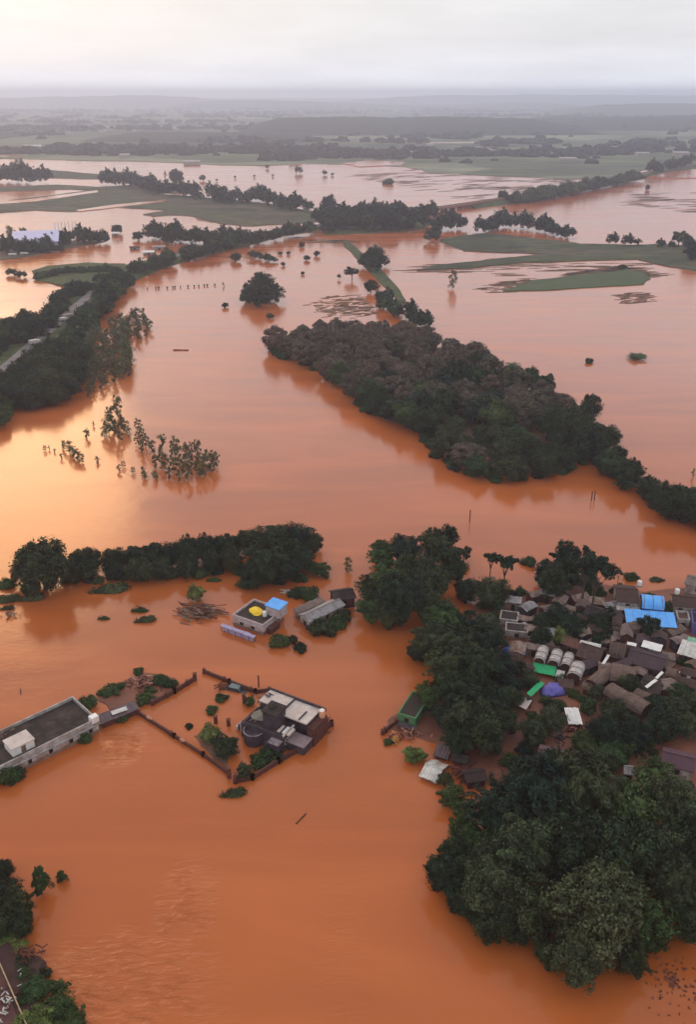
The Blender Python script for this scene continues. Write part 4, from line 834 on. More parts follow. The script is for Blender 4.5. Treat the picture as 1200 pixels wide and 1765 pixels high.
# ------------------------------------------------------------------ long white building
t, c, Lx, Ly, rz = house('long_building', 'long white flat-roofed building with a parapet and dark roof at the left edge', (-52, 1346), (167, 1238), (118.7, 1202.8), 3.0, WHITEWALL, DARKROOF, wins=False, par=.6)
nwin = 6
for k in range(nwin): opening(t, -Lx/2 + Lx*(k+.6)/nwin, -Ly/2, .7, .7, .8, 'x')
for y in (-Ly*.25, Ly*.2): opening(t, Lx/2, y, .7, .8, .9, 'y')
MB().box(-Lx/2, Lx/2+.3, -Ly/2-.45, -Ly/2-.08, 1.95, 2.05).build('sunshade', WHITEWALL, t)
MB().box(Lx/2-1.1, Lx/2+.25, -Ly/2-.2, -Ly/2+1.0, 2.4, 3.5).build('corner_block', WHITE, t)
q = at(33, 1283, 3.1)
w = thing('roof_cabin', 'cube-shaped white cabin standing on the roof of the long building', 'cabin', (q.x, q.y, 2.45), rz)
MB().box(-1.9, 1.9, -1.5, 1.5, 0, 1.5).build('wall', WHITE, w); MB().box(-2.05, 2.05, -1.65, 1.65, 1.5, 1.65).build('roof', PALESLAB, w); MB().box(-.4, .4, -1.53, -1.48, .1, 1.3).build('door', WOODP, w)
planks('roof_rubble', 'grey rubble spread on the roof left of the white cabin', 2, 1297, 60, 1.0, 3, 3, WOODP, .3).location.z = 2.5
house('low_shed', 'low dark shed with a white sheet on its roof, right of the long white building', (164, 1236), (231, 1209), (176, 1246), 1.5, BRICK, mat('plum_tin', (.13, .09, .10), (.07, .05, .05), .8, .6, .2, wave=('X', .5, .6)), 'shed', .4, wins=False, cat='shed')
o = MB().slab([(-1.4, -.5, 0), (1.4, -.5, 0), (1.4, .5, .08), (-1.4, .5, .08)], .04).build('loose_sheet', TINW); o.location = at(205, 1225, 1.75); o.rotation_euler = (.05, 0, .55); tag(o, 'pale metal sheet lying on the low dark shed', 'metal sheet')
planks('debris_heap', 'pinkish tangle of cloth and brick scraps among the shrubs behind the long building', 246, 1182, 90, 1.6, 4, 3, CLOTH, .5, mix=BRICK)
land('mud_bank', [(170, 1200), (215, 1172), (250, 1160), (300, 1168), (290, 1190), (250, 1208), (215, 1222), (190, 1222)], .15, MUD, .8, freq=.3)
wall_run('brick_wall', 'short brown wall running up right from the shrubs behind the long building', [(262, 1208), (300, 1188), (335, 1166)], .9, .35, BRICK)
wall_run('brick_wall', 'long thin brown wall from the shrubs to the compound gate', [(238, 1226), (300, 1266), (350, 1298), (394, 1330)], .7, .3, BRICK, step=9)
wall_run('brick_wall', 'thin brown wall along the upper side of the compound', [(351, 1154), (395, 1172), (440, 1189), (464, 1186)], .8, .3, BRICK, step=5)
wall_run('brick_wall', 'dark wall along the front of the stepped house', [(405, 1342), (435, 1336), (480, 1308), (535, 1276), (572, 1243)], .9, .35, BRICK, step=6)
for x, y, lb in ((257, 1237, 'orange lump of plaster on the long thin wall, upper one'), (314, 1275, 'orange lump of plaster on the long thin wall, lower one')):
    p = at(x, y, .8); o = MB().dome((0, 0, 0), .75, .35, .3, 0, 8, 3, .2).build('plaster_lump', CLOTH); o.location = (p.x, p.y, .7); o.rotation_euler = (0, 0, -.8); tag(o, lb, 'rubble')  # lumps share the orange base colour of the scraps
for x, y, h, lb in ((395, 1334, 1.9, 'taller red-brown gate pillar, left of the gap'), (408, 1341, 1.5, 'shorter red-brown gate pillar, right of the gap'), (336, 1165, 1.3, 'pillar ending the short brown wall'), (372, 1240, 1.4, 'thin red-brown post in the compound water'), (421, 1205, 1.8, 'red-brown post at the rear of the stepped house'), (446, 1178, 2.4, 'thin pole on the upper compound wall'),
                    (1020, 857, 2.6, 'left one of two thin posts in the water below the island'), (1025, 856, 2.6, 'right one of two thin posts in the water below the island'), (810, 893, 3.2, 'single thin post in open water above the big grove'), (394, 1244, 1.2, 'low post by the walled garden tree')):
    t = thing('post', lb, 'post', at(x, y+6, 0)); wd = .3 if h < 2 else .12; MB().box(-wd, wd, -wd, wd, -1.5, h).build('shaft', RUST, t); MB().box(-wd-.06, wd+.06, -wd-.06, wd+.06, h, h+.12).build('cap', RUST, t)
# half-drowned vehicle
p = at(407, 1185, .4); v = thing('drowned_car', 'roof of a dark car drowned beside the upper compound wall', 'car', (p.x, p.y, 0), -.35)
CARP = mat('dark_car_paint', (.05, .055, .065), (.07, .075, .085), 2, .3, 0, .5)
mb = MB(); mb.add([(-2.3,-.9,-.6),(2.3,-.9,-.6),(2.3,.9,-.6),(-2.3,.9,-.6),(-2.25,-.88,.1),(2.25,-.88,.02),(2.25,.88,.02),(-2.25,.88,.1)], [(0,3,2,1),(4,5,6,7),(0,1,5,4),(1,2,6,5),(2,3,7,6),(3,0,4,7)]).build('body', CARP, v)
mb = MB(); mb.add([(-1.6,-.82,.08),(1.3,-.82,.06),(1.3,.82,.06),(-1.6,.82,.08),(-1.2,-.68,.62),(.7,-.68,.66),(.7,.68,.66),(-1.2,.68,.62)], [(0,1,5,4),(1,2,6,5),(2,3,7,6),(3,0,4,7)]).build('window', mat('car_glass', (.03, .035, .04), (.04, .05, .05), 1, .1, 0, .6), v)
MB().slab([(-1.25,-.7,.68),(.75,-.7,.7),(.75,.7,.7),(-1.25,.7,.68)], .06).build('roof', mat('car_roof', (.12, .16, .17), (.09, .11, .12), 1, .35), v)
planks('driftwood', 'dark branches caught against the drowned car', 386, 1186, 24, 2.0, 2.5, 1.2, RUST, .2)

# ------------------------------------------------------------------ stepped house in the compound
ZR = 4.6
c, Lx, Ly, rz = frame((466, 1189), (560, 1224), (444, 1206), ZR)
t = thing('stepped_house', 'dark plum two-storey house with curved balconies and pale roof slabs inside the walled compound', 'house', c, rz)
hx, hy = Lx/2, Ly/2
MB().box(-hx+.2, hx-.9, -hy+.1, hy-.25, -1.5, ZR-.3).build('wall', PLUM, t)
MB().slab([(-hx, -hy, ZR), (-.55, -hy, ZR), (-.55, hy, ZR), (-hx, hy, ZR)], .25).build('roof', PALESLAB, t)
MB().slab([(-.35, -hy-1.1, ZR-.15), (hx-.8, -hy-1.1, ZR-.15), (hx-.8, hy, ZR-.15), (-.35, hy, ZR-.15)], .25).build('roof', PALESLAB, t)
MB().box(-hx-.1, hx+.1, hy+.02, hy+.3, ZR-.4, ZR+.3).build('parapet', PLUM, t)
MB().box(-.52, -.38, -hy-1.1, hy, ZR-.3, ZR+.18).build('roof_beam', PLUM, t); MB().box(hx-2.6, hx-2.4, -hy-.9, -hy+1.6, ZR-.148, ZR+.05).build('roof_beam', PLUM, t)
MB().box(hx-.9, hx+.5, -hy-.9, hy, -1.5, ZR-1.0).build('end_wall', BRICK, t)
y0 = -hy - 4.9
MB().box(-hx-.4, hx-3.2, y0, -hy+.09, -1.5, 3.0).build('front_block', PLUM, t)
MB().box(-hx+.1, 1.1, y0+.5, -hy+.08, 3.0, 3.06).build('terrace_floor', DARKROOF, t)
# curved balconies: parapet rings on half drums
def drum(px_, py_, r, z0_, z1_, m, nm, a0=math.pi, a1=2*math.pi, th=.18, n=14):
    vs = []; fs = []
    for i in range(n+1):
        a = a0 + (a1-a0)*i/n
        for rr in (r, r-th):
            for zz in (z0_, z1_): vs.append((px_+rr*math.cos(a), py_+rr*math.sin(a), zz))
    for i in range(n):
        b_ = i*4; fs += [(b_, b_+4, b_+5, b_+1), (b_+2, b_+3, b_+7, b_+6), (b_+1, b_+5, b_+7, b_+3), (b_, b_+2, b_+6, b_+4)]
    fs += [(0, 1, 3, 2), (n*4, n*4+2, n*4+3, n*4+1)]; return MB().add(vs, fs).build(nm, m, t)
COPE = mat('grimy_coping', (.30, .24, .25), (.10, .075, .08), 1.5, .85)
for (x, r, z1_) in ((-hx+2.3, 1.8, 2.5),):
    n = 14; ring = [(x + (r-.2)*math.cos(math.pi + math.pi*i/n), y0-.02 + (r-.2)*math.sin(math.pi + math.pi*i/n), z1_-.22) for i in range(n+1)]
    MB().slab(ring, z1_+1.2).build('balcony', PLUM, t); drum(x, y0-.02, r, .6, z1_, PLUM, 'balcony_parapet'); drum(x, y0-.02, r+.03, z1_, z1_+.06, COPE, 'coping', th=.2)
# stair tower with rounded cap
xt, yt = -.9, -hy-1.9
MB().box(xt-1.5, xt+1.3, yt-1.6, yt+1.2, 3.06, 5.9).build('stair_tower', PLUM, t)
MB().slab([(xt-1.7, yt-1.8, 6.05), (xt+1.5, yt-1.8, 6.05), (xt+1.5, yt+1.4, 6.15), (xt-1.7, yt+1.4, 6.15)], .15).dome((xt-.6, yt, 6.1), .8, .7, .5, 0, 14, 4, .04).build('tower_cap', DARKROOF, t)
MB().box(hx-5.2, hx-3.2, y0-1.3, y0, -1.5, 2.4).box(hx-6.6, hx-5.2, y0-.7, y0, -1.5, 1.6).build('front_bay', PLUM, t)
MB().slab([(hx-5.3, y0-1.4, 2.5), (hx-3.1, y0-1.4, 2.5), (hx-3.1, y0, 2.6), (hx-5.3, y0, 2.6)], .1).build('bay_roof', COPE, t)
for k in range(5): MB().bar((-hx+.6+k*.9, y0+1+.3*k, 3.06), (-hx+1.1+k*.9, y0+1.6+.2*k, 3.3+.1*(k % 2)), .12).build('stored_pipe', COPE, t)
MB().dome((xt-2.9, yt-.3, 3.5), 1.7, 1.5, .3, 0, 12, 3, .08).build('porch_roof', mat('mossy_slab', (.22, .20, .15), (.12, .10, .08), .8, .85, .2), t)
MB().box(xt-4.6, xt-1.5, yt-1.5, yt+1.1, 3.06, 3.5).build('porch_wall', PLUM, t)
MB().box(-hx+.2, -hx+.4, y0, -hy, 3.0, 3.5).build('parapet', PLUM, t); MB().box(-hx+.4, hx-3.2, y0, y0+.2, 3.0, 3.45).build('parapet', PLUM, t)
MB().box(hx-3.4, hx-3.2, y0+.2, -hy-1.2, 3.0, 3.45).build('parapet', PALESLAB, t)
for k in range(3): MB().box(xt+1.6+k*1.0, xt+2.1+k*1.0, y0+1, y0+2.8, 3.06, 3.25+.1*k).build('skylight', PALESLAB if k != 1 else WHITE, t)
for x in (-hx+.6, -hx+3, 1.0, 3.0, 4.6): opening(t, x, y0, 1.2, .8, .9, 'x', fm=PALESLAB) if x < hx-3.8 else None
for y in (y0+1.2, y0+3): opening(t, hx-3.2, y, 1.2, .8, 1., 'y', fm=PALESLAB)
for k in range(4): MB().box(-hx-.4-.5*(k+1), -hx-.4-.5*k, y0+1, y0+2.6, -1.5, 2.2-.5*k).build('stair_step', PALESLAB if k % 2 else PLUM, t)
MB().box(hx-3.1, hx+.2, y0+1.2, -hy-1, -1.5, 1.7).build('side_room', PLUM, t); MB().slab([(hx-3.18, y0+1, 1.85), (hx+.4, y0+1, 1.85), (hx+.4, -hy-1.15, 2.0), (hx-3.18, -hy-1.15, 2.0)], .12).build('side_roof', mat('pink_grey_slab', (.30, .22, .23), (.18, .12, .12), .7, .85), t)
o = thing('water_tank', 'round orange water tank on the right rear corner of the stepped house', 'water tank', loc(c, rz, hx-.2, hy-.6, ZR-1.0)); MB().bar((0,0,0), (0,0,1.3), .55, 0, 14).build('tank_body', mat('peach_tank', (.75, .42, .25), (.6, .3, .18), 1, .5), o); MB().bar((0,0,1.3), (0,0,1.5), .45, 0, 14, .2).build('lid', WHITE, o)  # tank body has a peach-orange base colour
planks('roof_clutter', 'broken slabs and poles strewn over the terrace of the stepped house', 462, 1236, 70, 1.5, 5, 2.2, COPE, .4, mix=PLUM).location.z = 3.3
planks('roof_clutter', 'dark scraps and rods on the lower roofs of the stepped house', 500, 1262, 40, 1.2, 2.6, 1.6, HOLE, .3, mix=RUST).location.z = 2.2
planks('debris_heap', 'broken bricks and rods piled at the right end of the stepped house', 557, 1250, 50, 1.6, 2, 2.6, RUST, .6)
land('mud_bank', [(335, 1268), (352, 1262), (395, 1300), (390, 1322), (370, 1308)], .12, MUDB, .4, freq=.4)

# ------------------------------------------------------------------ village
land('muddy_ground', [(822, 1040), (870, 1015), (930, 1018), (1010, 1000), (1060, 1010), (1110, 1020), (1200, 1015), (1330, 1020), (1400, 1300), (1300, 1420), (1140, 1400), (1000, 1330), (900, 1370), (830, 1345), (770, 1290), (700, 1262), (672, 1250), (690, 1230), (740, 1190), (800, 1120), (810, 1070)], .12, MUD, 1.5, n=30, freq=.12)
H = [
 ('tiled_house', 'brown tiled house with white front and dark round doorway, left of blue roofs', (1064, 1037), (1104, 1040), (1073, 1008), 2.9, WHITEWALL, TILE, 'gable', 1.2, {}),
 ('blue_vault_house', 'house under a bright blue curved roof behind the blue flat roof', (1107, 1048), (1146, 1052), (1109, 1030), 2.6, BLUED, BLUE, 'vault', 1.6, {}),
 ('blue_roof_house', 'long low house under a flat bright blue sheet roof', (1081, 1073), (1169, 1081), (1083, 1051), 2.4, PINKWALL, BLUE, 'shed', .5, {}),
 ('tiled_house', 'brown tiled house behind the striped porch at the right edge', (1160, 1044), (1215, 1050), (1166, 1024), 2.9, WHITEWALL, TILE, 'gable', 1.1, {}),
 ('grey_roof_house', 'grey-roofed house with a white side wall at the upper right corner of the village', (1180, 1006), (1228, 1018), (1186, 989), 2.8, WHITEWALL, mat('grey_tile', (.20, .16, .14), (.12, .09, .08), 1, .9, .4), 'gable', .8, {}),
 ('striped_porch', 'small flat porch with pale bands right of the blue flat roof', (1170, 1066), (1191, 1068), (1171, 1052), 2.3, WHITEWALL, mat('red_brown_slab', (.11, .05, .045), (.08, .04, .035), 1, .8), 'flat', 0, {}),
 ('violet_house', 'blue-violet painted house cut by the right edge', (1195, 1073), (1230, 1078), (1197, 1053), 2.8, mat('violet_paint', (.12, .10, .28), (.09, .08, .2), 1, .7), DARKROOF, 'flat', 0, {}),
 ('sheet_roof_house', 'house with a pale ribbed sheet roof at the right edge', (1168, 1124), (1225, 1140), (1178, 1104), 2.5, BRICK, TINW, 'shed', .6, {}),
 ('green_sheet_hut', 'hut under a pale green sheet behind the pale ribbed roof', (1185, 1104), (1225, 1114), (1188, 1098), 2.4, BRICK, mat('pale_green_sheet', (.22, .46, .30), (.18, .36, .26), 1, .6), 'shed', .3, {}),
 ('arched_hut', 'silver arched hut, leftmost of three standing side by side', (920, 1140), (928, 1118), (940, 1143), 1.8, BRICK, SILVER, 'vault', 1.1, {'wins': False}),
 ('arched_hut', 'silver arched hut, middle one of three standing side by side', (944, 1144), (952, 1124), (964, 1149), 1.8, BRICK, SILVER, 'vault', 1.1, {'wins': False}),
 ('arched_hut', 'darker silver arched hut, rightmost of three standing side by side', (966, 1149), (973, 1129), (984, 1153), 1.7, BRICK, SILVER, 'vault', 1.0, {'wins': False}),
 ('arched_hut', 'silver arched hut standing apart below the row of three', (977, 1166), (986, 1145), (1002, 1171), 1.8, BRICK, SILVER, 'vault', 1.2, {'wins': False}),
 ('thatched_house', 'rounded brown thatched house in the middle of the village, right of the crossing yard', (1051, 1171), (1094, 1180), (1056, 1147), 2.0, BRICK, THATCH, 'vault', 1.5, {}),
 ('thatched_house', 'rounded brown thatched house slanting up beside the separate silver hut', (1008, 1178), (1036, 1155), (1030, 1188), 2.0, BRICK, THATCH, 'vault', 1.4, {}),
 ('thatched_house', 'long thatched house, lowest in the village, left section', (1040, 1195), (1072, 1214), (1050, 1178), 2.0, BRICK, THATCH, 'vault', 1.4, {}),
 ('thatched_house', 'long thatched house, lowest in the village, right section', (1072, 1214), (1106, 1233), (1083, 1196), 1.9, BRICK, THATCH, 'vault', 1.5, {}),
 ('thatched_hut', 'small thatched hut above the right section of the lowest thatched house', (1090, 1200), (1114, 1211), (1096, 1188), 1.7, BRICK, THATCH, 'vault', 1.0, {'wins': False}),
 ('thatched_hut', 'small thatched lump of a hut below the slanting thatched house', (1002, 1186), (1019, 1192), (1006, 1176), 1.5, BRICK, THATCH, 'vault', .9, {'wins': False}),
 ('thatched_hut', 'dark rounded thatched hut at the top of the yard', (1048, 1131), (1078, 1137), (1053, 1110), 2.2, BRICK, THATCHD, 'vault', 1.5, {'wins': False}),
 ('thatched_house', 'dark brown thatched house with a pale ridge strip, above the silver huts', (992, 1130), (1033, 1143), (1003, 1104), 2.2, BRICK, THATCHD, 'gable', 1.4, {}),
 ('brown_roof_house', 'orange-brown slope of a roof under the dark trees', (966, 1108), (998, 1120), (974, 1094), 2.3, BRICK, mat('orange_tile', (.17, .075, .05), (.09, .045, .035), 1, .9, .4), 'gable', 1.0, {}),
 ('thatched_hut', 'rounded small thatch at the right end of the village yard', (1146, 1164), (1164, 1170), (1149, 1152), 1.8, BRICK, THATCH, 'vault', 1.0, {'wins': False}),
 ('courtyard_house', 'dark plum-roofed house around the yard above the middle thatched house', (1078, 1140), (1142, 1158), (1090, 1112), 2.2, BRICK, mat('plum_roof', (.075, .045, .052), (.05, .03, .035), .6, .85, .4), 'gable', .9, {}),
 ('courtyard_house', 'dark low house between the white strip walls', (1098, 1190), (1136, 1202), (1116, 1162), 1.9, BRICK, DARKROOF, 'gable', .6, {}),
 ('white_roof_hut', 'small hut with a slanted white roof among the trees below the violet tarp', (981, 1246), (1006, 1246), (990, 1222), 1.9, BRICK, WHITE, 'shed', .6, {'wins': False}),
 ('white_edged_house', 'dark house with a white roof edge, upper one of two beside the big grove', (862, 1066), (893, 1070), (864, 1051), 2.0, WHITEWALL, DARKROOF, 'flat', 0, {'par': .16}),
 ('white_edged_house', 'dark house with a white roof edge, lower one of two beside the big grove', (872, 1086), (911, 1090), (876, 1072), 2.0, WHITEWALL, DARKROOF, 'flat', 0, {'par': .16}),
 ('long_low_house', 'long low brown house with a pale ridge left of the white-edged houses', (812, 1083), (862, 1094), (818, 1070), 2.0, BRICK, THATCHD, 'gable', .8, {}),
 ('dark_roof_house', 'dark open-fronted roof with white edges left of the brown tiled house', (1005, 1058), (1040, 1068), (1018, 1042), 2.2, BRICK, mat('black_brown_roof', (.06, .04, .04), (.035, .025, .025), .8, .9, .4), 'gable', .9, {}),
 ('plum_roof_house', 'house with a wide plum-brown roof above the lower right grove', (925, 1312), (972, 1322), (938, 1284), 2.8, BRICK, mat('plum_sheet', (.13, .07, .075), (.09, .05, .055), .5, .75, .2, wave=('X', .6, .5)), 'gable', .8, {}),
 ('plum_roof_house', 'house with dark plum roof and white lower wall at the right edge', (1140, 1318), (1198, 1332), (1158, 1290), 3.0, WHITEWALL, mat('dark_plum_sheet', (.10, .045, .06), (.07, .035, .045), .5, .75, .2), 'gable', .9, {}),
 ('pale_roof_hut', 'small hut with a pale grey roof poking out of the grove', (1076, 1334), (1096, 1337), (1079, 1318), 3.0, WHITEWALL, TIN, 'gable', .6, {}),
 ('green_wall_shed', 'shed with green walls and a dark overgrown roof at the water edge', (686, 1229), (717, 1238), (722, 1194), 2.2, GREENW, mat('mossy_roof', (.03, .035, .02), (.05, .03, .028), .8, .95, .5), 'flat', 0, {'par': .12}),
 ('sunken_white_roof', 'half-drowned gabled house with a whitish sheet roof at the water edge', (722, 1337), (752, 1349), (741, 1306), .7, WHITEWALL, TINW, 'gable', .8, {'wins': False, 'sag': .3}),
 ('sunken_shed', 'dark plum sheet-roofed shed sinking above the half-drowned white roof', (746, 1300), (772, 1307), (755, 1282), 1.0, BRICK, MATS['plum_tin'], 'shed', .5, {'wins': False}),
 ('sunken_shed', 'nearly drowned black shed right of the plum sheet-roofed shed', (776, 1310), (806, 1316), (784, 1295), 1.0, BRICK, DARKROOF, 'gable', .5, {'wins': False}),
 ('brick_house', 'roofless brick house with dark rafters right of the half-drowned white roof', (805, 1350), (842, 1345), (815, 1325), 1.6, BRICK, mat('dark_rafter_roof', (.06, .035, .03), (.04, .025, .025), .8, .9, .5), 'gable', .7, {}),
]
HH = {}
for nm, lb, A_, B_, C_, z, w_, r_, st, rise, kw in H:
    cat = 'hut' if ('hut' in nm) else ('shed' if 'shed' in nm else ('porch' if 'porch' in nm else 'house'))
    HH[lb] = house(nm, lb, A_, B_, C_, z, w_, r_, st, rise, cat=cat, **kw)
t, c, Lx, Ly, rz = HH['brown tiled house with white front and dark round doorway, left of blue roofs']
MB().box(-Lx/2, Lx/2, -Ly/2-1.6, -Ly/2+.2, -1, 1.9).build('porch_wall', WHITEWALL, t)
MB().bar((-Lx/4, -Ly/2-1.63, .9), (-Lx/4, -Ly/2-1.55, .9), .85, 0, 18).build('door', HOLE, t)
for x, y, w in ((1000, 1060, 26), (1055, 1092, 22), (930, 1098, 26), (1120, 1138, 18), (1068, 1180, 16), (1150, 1140, 20), (990, 1195, 24), (965, 1215, 30), (940, 1205, 22), (1180, 1140, 22), (1010, 1205, 24), (900, 1070, 20), (850, 1065, 26), (1150, 1095, 16), (1155, 1185, 22), (1075, 1060, 18), (1090, 1285, 30), (1125, 1300, 30), (905, 1290, 34), (880, 1310, 40), (1195, 1180, 20)):
    put('bush', x, y, w, 'small bush squeezed between the village houses', 'shrub', 'bushes between the village houses', zs=1.2)
for i, (x, y, r_) in enumerate(((1015, 1095, .5), (1070, 1100, -.3), (1125, 1130, .6), (1022, 1140, .9), (1090, 1185, -.5), (942, 1112, .2), (900, 1085, .4), (1150, 1148, .7), (975, 1182, -.2), (1062, 1048, .1))):
    p = at(x, y, .8); t = thing('lean_to', 'small brown lean-to of sheets and poles in the village yards', 'lean-to', (p.x, p.y, 0), r_, 'lean-tos in the village yards')
    MB().slab([(-1.5, -1.1, 1.1), (1.5, -1.1, 1.2), (1.5, 1.1, 1.7), (-1.5, 1.1, 1.6)], .07).build('roof', (THATCHD, MATS['brown_tin'], TIN, THATCH)[i % 4], t)
    for sx in (-1, 1):
        for sy in (-1, 1): MB().bar((sx*1.3, sy*.95, -.5), (sx*1.3, sy*.95, 1.3 + sy*.22), .06).build('post', WOODP, t)
taken = [o.location.copy() for o in COL.objects if o.type == 'EMPTY' and o.get('category') in ('house', 'hut', 'shed', 'porch')]
VP = [at(*q) for q in ((868, 1048), (930, 1035), (1000, 1030), (1060, 1050), (1075, 1085), (1160, 1090), (1200, 1130), (1200, 1185), (1160, 1205), (1110, 1215), (1000, 1200), (940, 1215), (905, 1170), (885, 1120))]
taken += [at(*q) for q in ((889, 1118), (955, 1186), (930, 1152), (950, 1160), (920, 1190), (945, 1178), (1045, 1140), (940, 1197), (965, 1197), (925, 1202), (955, 1190), (900, 1112))]
xs = [p.x for p in VP]; ys = [p.y for p in VP]; k = 0; RUSTY = mat('rusty_tin', (.16, .065, .04), (.26, .20, .17), .9, .75, .4, .3, wave=('X', .45, .7), lo=.4, hi=.6)
VM = [RUSTY, THATCH, THATCHD, TIN, MATS['brown_tin'], MATS['plum_roof'], RUSTY, MATS['brown_tin'], TILE]
for tries in range(1500):
    p = Vector((rng.uniform(min(xs), max(xs)), rng.uniform(min(ys), max(ys)), 0))
    if k >= 58 or not inside(p, VP) or any((p - Vector((q.x, q.y, 0))).length < 3.15 for q in taken): continue
    taken.append(p); k += 1; rz = rng.choice((-.35, 1.2, -.35, .5)) + rng.uniform(-.15, .15); hx_, hy_, z = rng.uniform(1.2, 2.2), rng.uniform(1.0, 1.7), rng.uniform(1.5, 2.4)
    t = thing('village_hut', 'small rusty or brown-roofed hut crowded in between the named village roofs'.replace('named ', 'larger '), 'hut', p, rz, 'small huts crowded in the village')
    MB().box(-hx_+.2, hx_-.2, -hy_+.2, hy_-.2, -1, z).build('wall', rng.choice((BRICK, BRICK, PLUM, WOODP)), t); m_ = VM[k % len(VM)]; rb = MB(); e_ = rng.uniform(.3, .8)
    for j in range(5):
        x0, x1 = -hx_ + 2*hx_*j/5, -hx_ + 2*hx_*(j+1)/5; q0, q1 = rng.uniform(-.1, .06), rng.uniform(-.1, .06)
        rb.slab([(x0, -hy_+q1, z+q0), (x1, -hy_, z+q1), (x1, .05, z+e_+q1*.4), (x0, .05, z+e_+q0*.4)], .06).slab([(x0, .06, z+e_+q0*.4-.02), (x1, .06, z+e_+q1*.4-.02), (x1, hy_+q0, z+q1), (x0, hy_, z+q0)], .06)
    rb.build('roof', m_, t); MB().box(-.35, .35, -hy_+.12, -hy_+.19, 0, z*.75).build('door', HOLE, t)
for tries in range(70):
    p = Vector((rng.uniform(min(xs)-4, max(xs)), rng.uniform(min(ys)-8, max(ys)+3), 0))
    if any((p - Vector((q.x, q.y, 0))).length < 2.4 for q in taken): continue
    plant('bush', p.x, p.y, rng.uniform(.18, .34), 'small bush squeezed between the village houses', 'shrub', 'bushes between the village houses', zs=1.3)
for tries in range(60):
    p = Vector((rng.uniform(min(xs)-3, max(xs)), rng.uniform(min(ys)-6, max(ys)+2), 0))
    if any((p - Vector((q.x, q.y, 0))).length < 2.9 for q in taken): continue
    taken.append(p); plant(rng.choice(['dark', 'mid', 'bright', 'dark']), p.x, p.y, rng.uniform(.3, .5), 'small leafy tree standing between the village houses', 'tree', 'small trees between the village houses', zs=1.1, force=True)
# small village pieces
def sheet(name, label, A_, B_, C_, z, m, cat, tilt=.3, th=.05, z0=0.):
    c, Lx, Ly, rz = frame(A_, B_, C_, z); n = 6; mb = MB()
    for k in range(n):
        x0, x1 = -Lx/2 + Lx*k/n, -Lx/2 + Lx*(k+1)/n; q0 = .07*noise.noise(Vector((x0*2, c.x, 0))); q1 = .07*noise.noise(Vector((x1*2, c.x, 0)))
        mb.slab([(x0, -Ly/2, -tilt/2+q0), (x1, -Ly/2, -tilt/2+q1), (x1, Ly/2, tilt/2+q1), (x0, Ly/2, tilt/2+q0)], th)
    t = thing(name, label, cat, (c.x, c.y, 0), rz); o = mb.build('panel', m, t); o.location.z = z
    for sx in (-1, 1):
        for sy in (-1, 1): MB().bar((sx*Lx*.45, sy*Ly*.45, -1), (sx*Lx*.45, sy*Ly*.45, z-.08+sy*tilt*.42), .05).build('post', WOODP, t)
    return t
sheet('awning', 'green sheet awning running below the three silver arched huts', (917, 1155), (957, 1163), (919, 1143), 1.3, GREEN, 'awning', .5)
sheet('awning', 'small beige awning at the right end of the green sheet', (958, 1164), (972, 1167), (961, 1155), 1.3, TINW, 'awning', .3)
sheet('awning', 'bright green slanting awning beside the violet tarp', (908, 1196), (931, 1174), (915, 1201), 1.6, GREEN, 'awning', .3)
sheet('awning', 'beige awning hanging below the bright green slanting awning', (908, 1222), (918, 1206), (898, 1198), 1.5, PALESLAB, 'awning', .3)
sheet('canopy_sheet', 'bright white sheet roof at the top of the village yard', (1106, 1113), (1140, 1122), (1110, 1104), 3.0, WHITE, 'sheet roof', .3)
sheet('canopy_sheet', 'thin pale sheet left of the bright white sheet roof', (1081, 1110), (1097, 1114), (1083, 1106), 3.1, WHITE, 'sheet roof', .1)
sheet('canopy_sheet', 'narrow white plank roof between the dark hut and the slanting thatched house', (1036, 1147), (1048, 1128), (1040, 1149), 2.6, WHITE, 'sheet roof', .1)
sheet('canopy_sheet', 'upper white strip roof beside the dark courtyard', (1130, 1168), (1141, 1157), (1134, 1170), 2.7, WHITE, 'sheet roof', .1)
sheet('canopy_sheet', 'lower white strip roof beside the dark courtyard', (1112, 1183), (1130, 1170), (1116, 1186), 2.7, WHITE, 'sheet roof', .1)
sheet('canopy_sheet', 'long pale strip over the brown roof above the silver huts', (1000, 1108), (1036, 1116), (1001, 1103), 3.5, TINW, 'sheet roof', .1)
for x, y, r_, m_, lb in ((889, 1118, 2.4, BLUED, 'blue tarp hump at the left of the silver huts'), (955, 1184, 2.3, VIOLET, 'violet-blue tarp hump below the green sheet')):
    p = at(x, y, 1.2); t = thing('tarp_tent', lb, 'tent', (p.x, p.y, 0), .4); MB().dome((0, 0, .2), r_*1.1, r_*.8, 1.3, 0, 12, 4, .2).build('tarp', m_, t, True)
    for a in (-1, 1): MB().bar((a*r_*.8, -r_*.5, -1), (a*r_*.8, -r_*.5, 1.0), .05).build('pole', WOODP, t)
def tank(x, y, z, label, r=.5, m=WHITE):
    p = at(x, y, z); t = thing('water_tank', label, 'water tank', (p.x, p.y, z)); MB().bar((0,0,-.1), (0,0,.9), r, 0, 12).build('tank_body', m, t); MB().bar((0,0,.9), (0,0,1.05), r*.85, 0, 12, r*.3).build('lid', m, t)
    MB().box(-r, r, -r, r, -.3, -.1).build('stand', CONC, t)
tank(1103, 1008, 4.0, 'white tank on the ridge of the brown tiled house'); tank(1168, 1022, 4.0, 'white tank on the ridge of the right tiled house')
tank(1081, 1141, 1.2, 'small white pot in the yard above the middle thatched house', .4); tank(1055, 1172, 1.0, 'small white pot left of the lowest thatched house', .4)
tank(1174, 1166, 1., 'white drum at the right of the courtyard, left one', .45); tank(1187, 1171, 1., 'white drum at the right of the courtyard, right one', .45)
tank(966, 1311, 3.3, 'white tank on the wide plum-brown roof, right one', .45); tank(953, 1310, 3.3, 'white tank on the wide plum-brown roof, left one', .3)
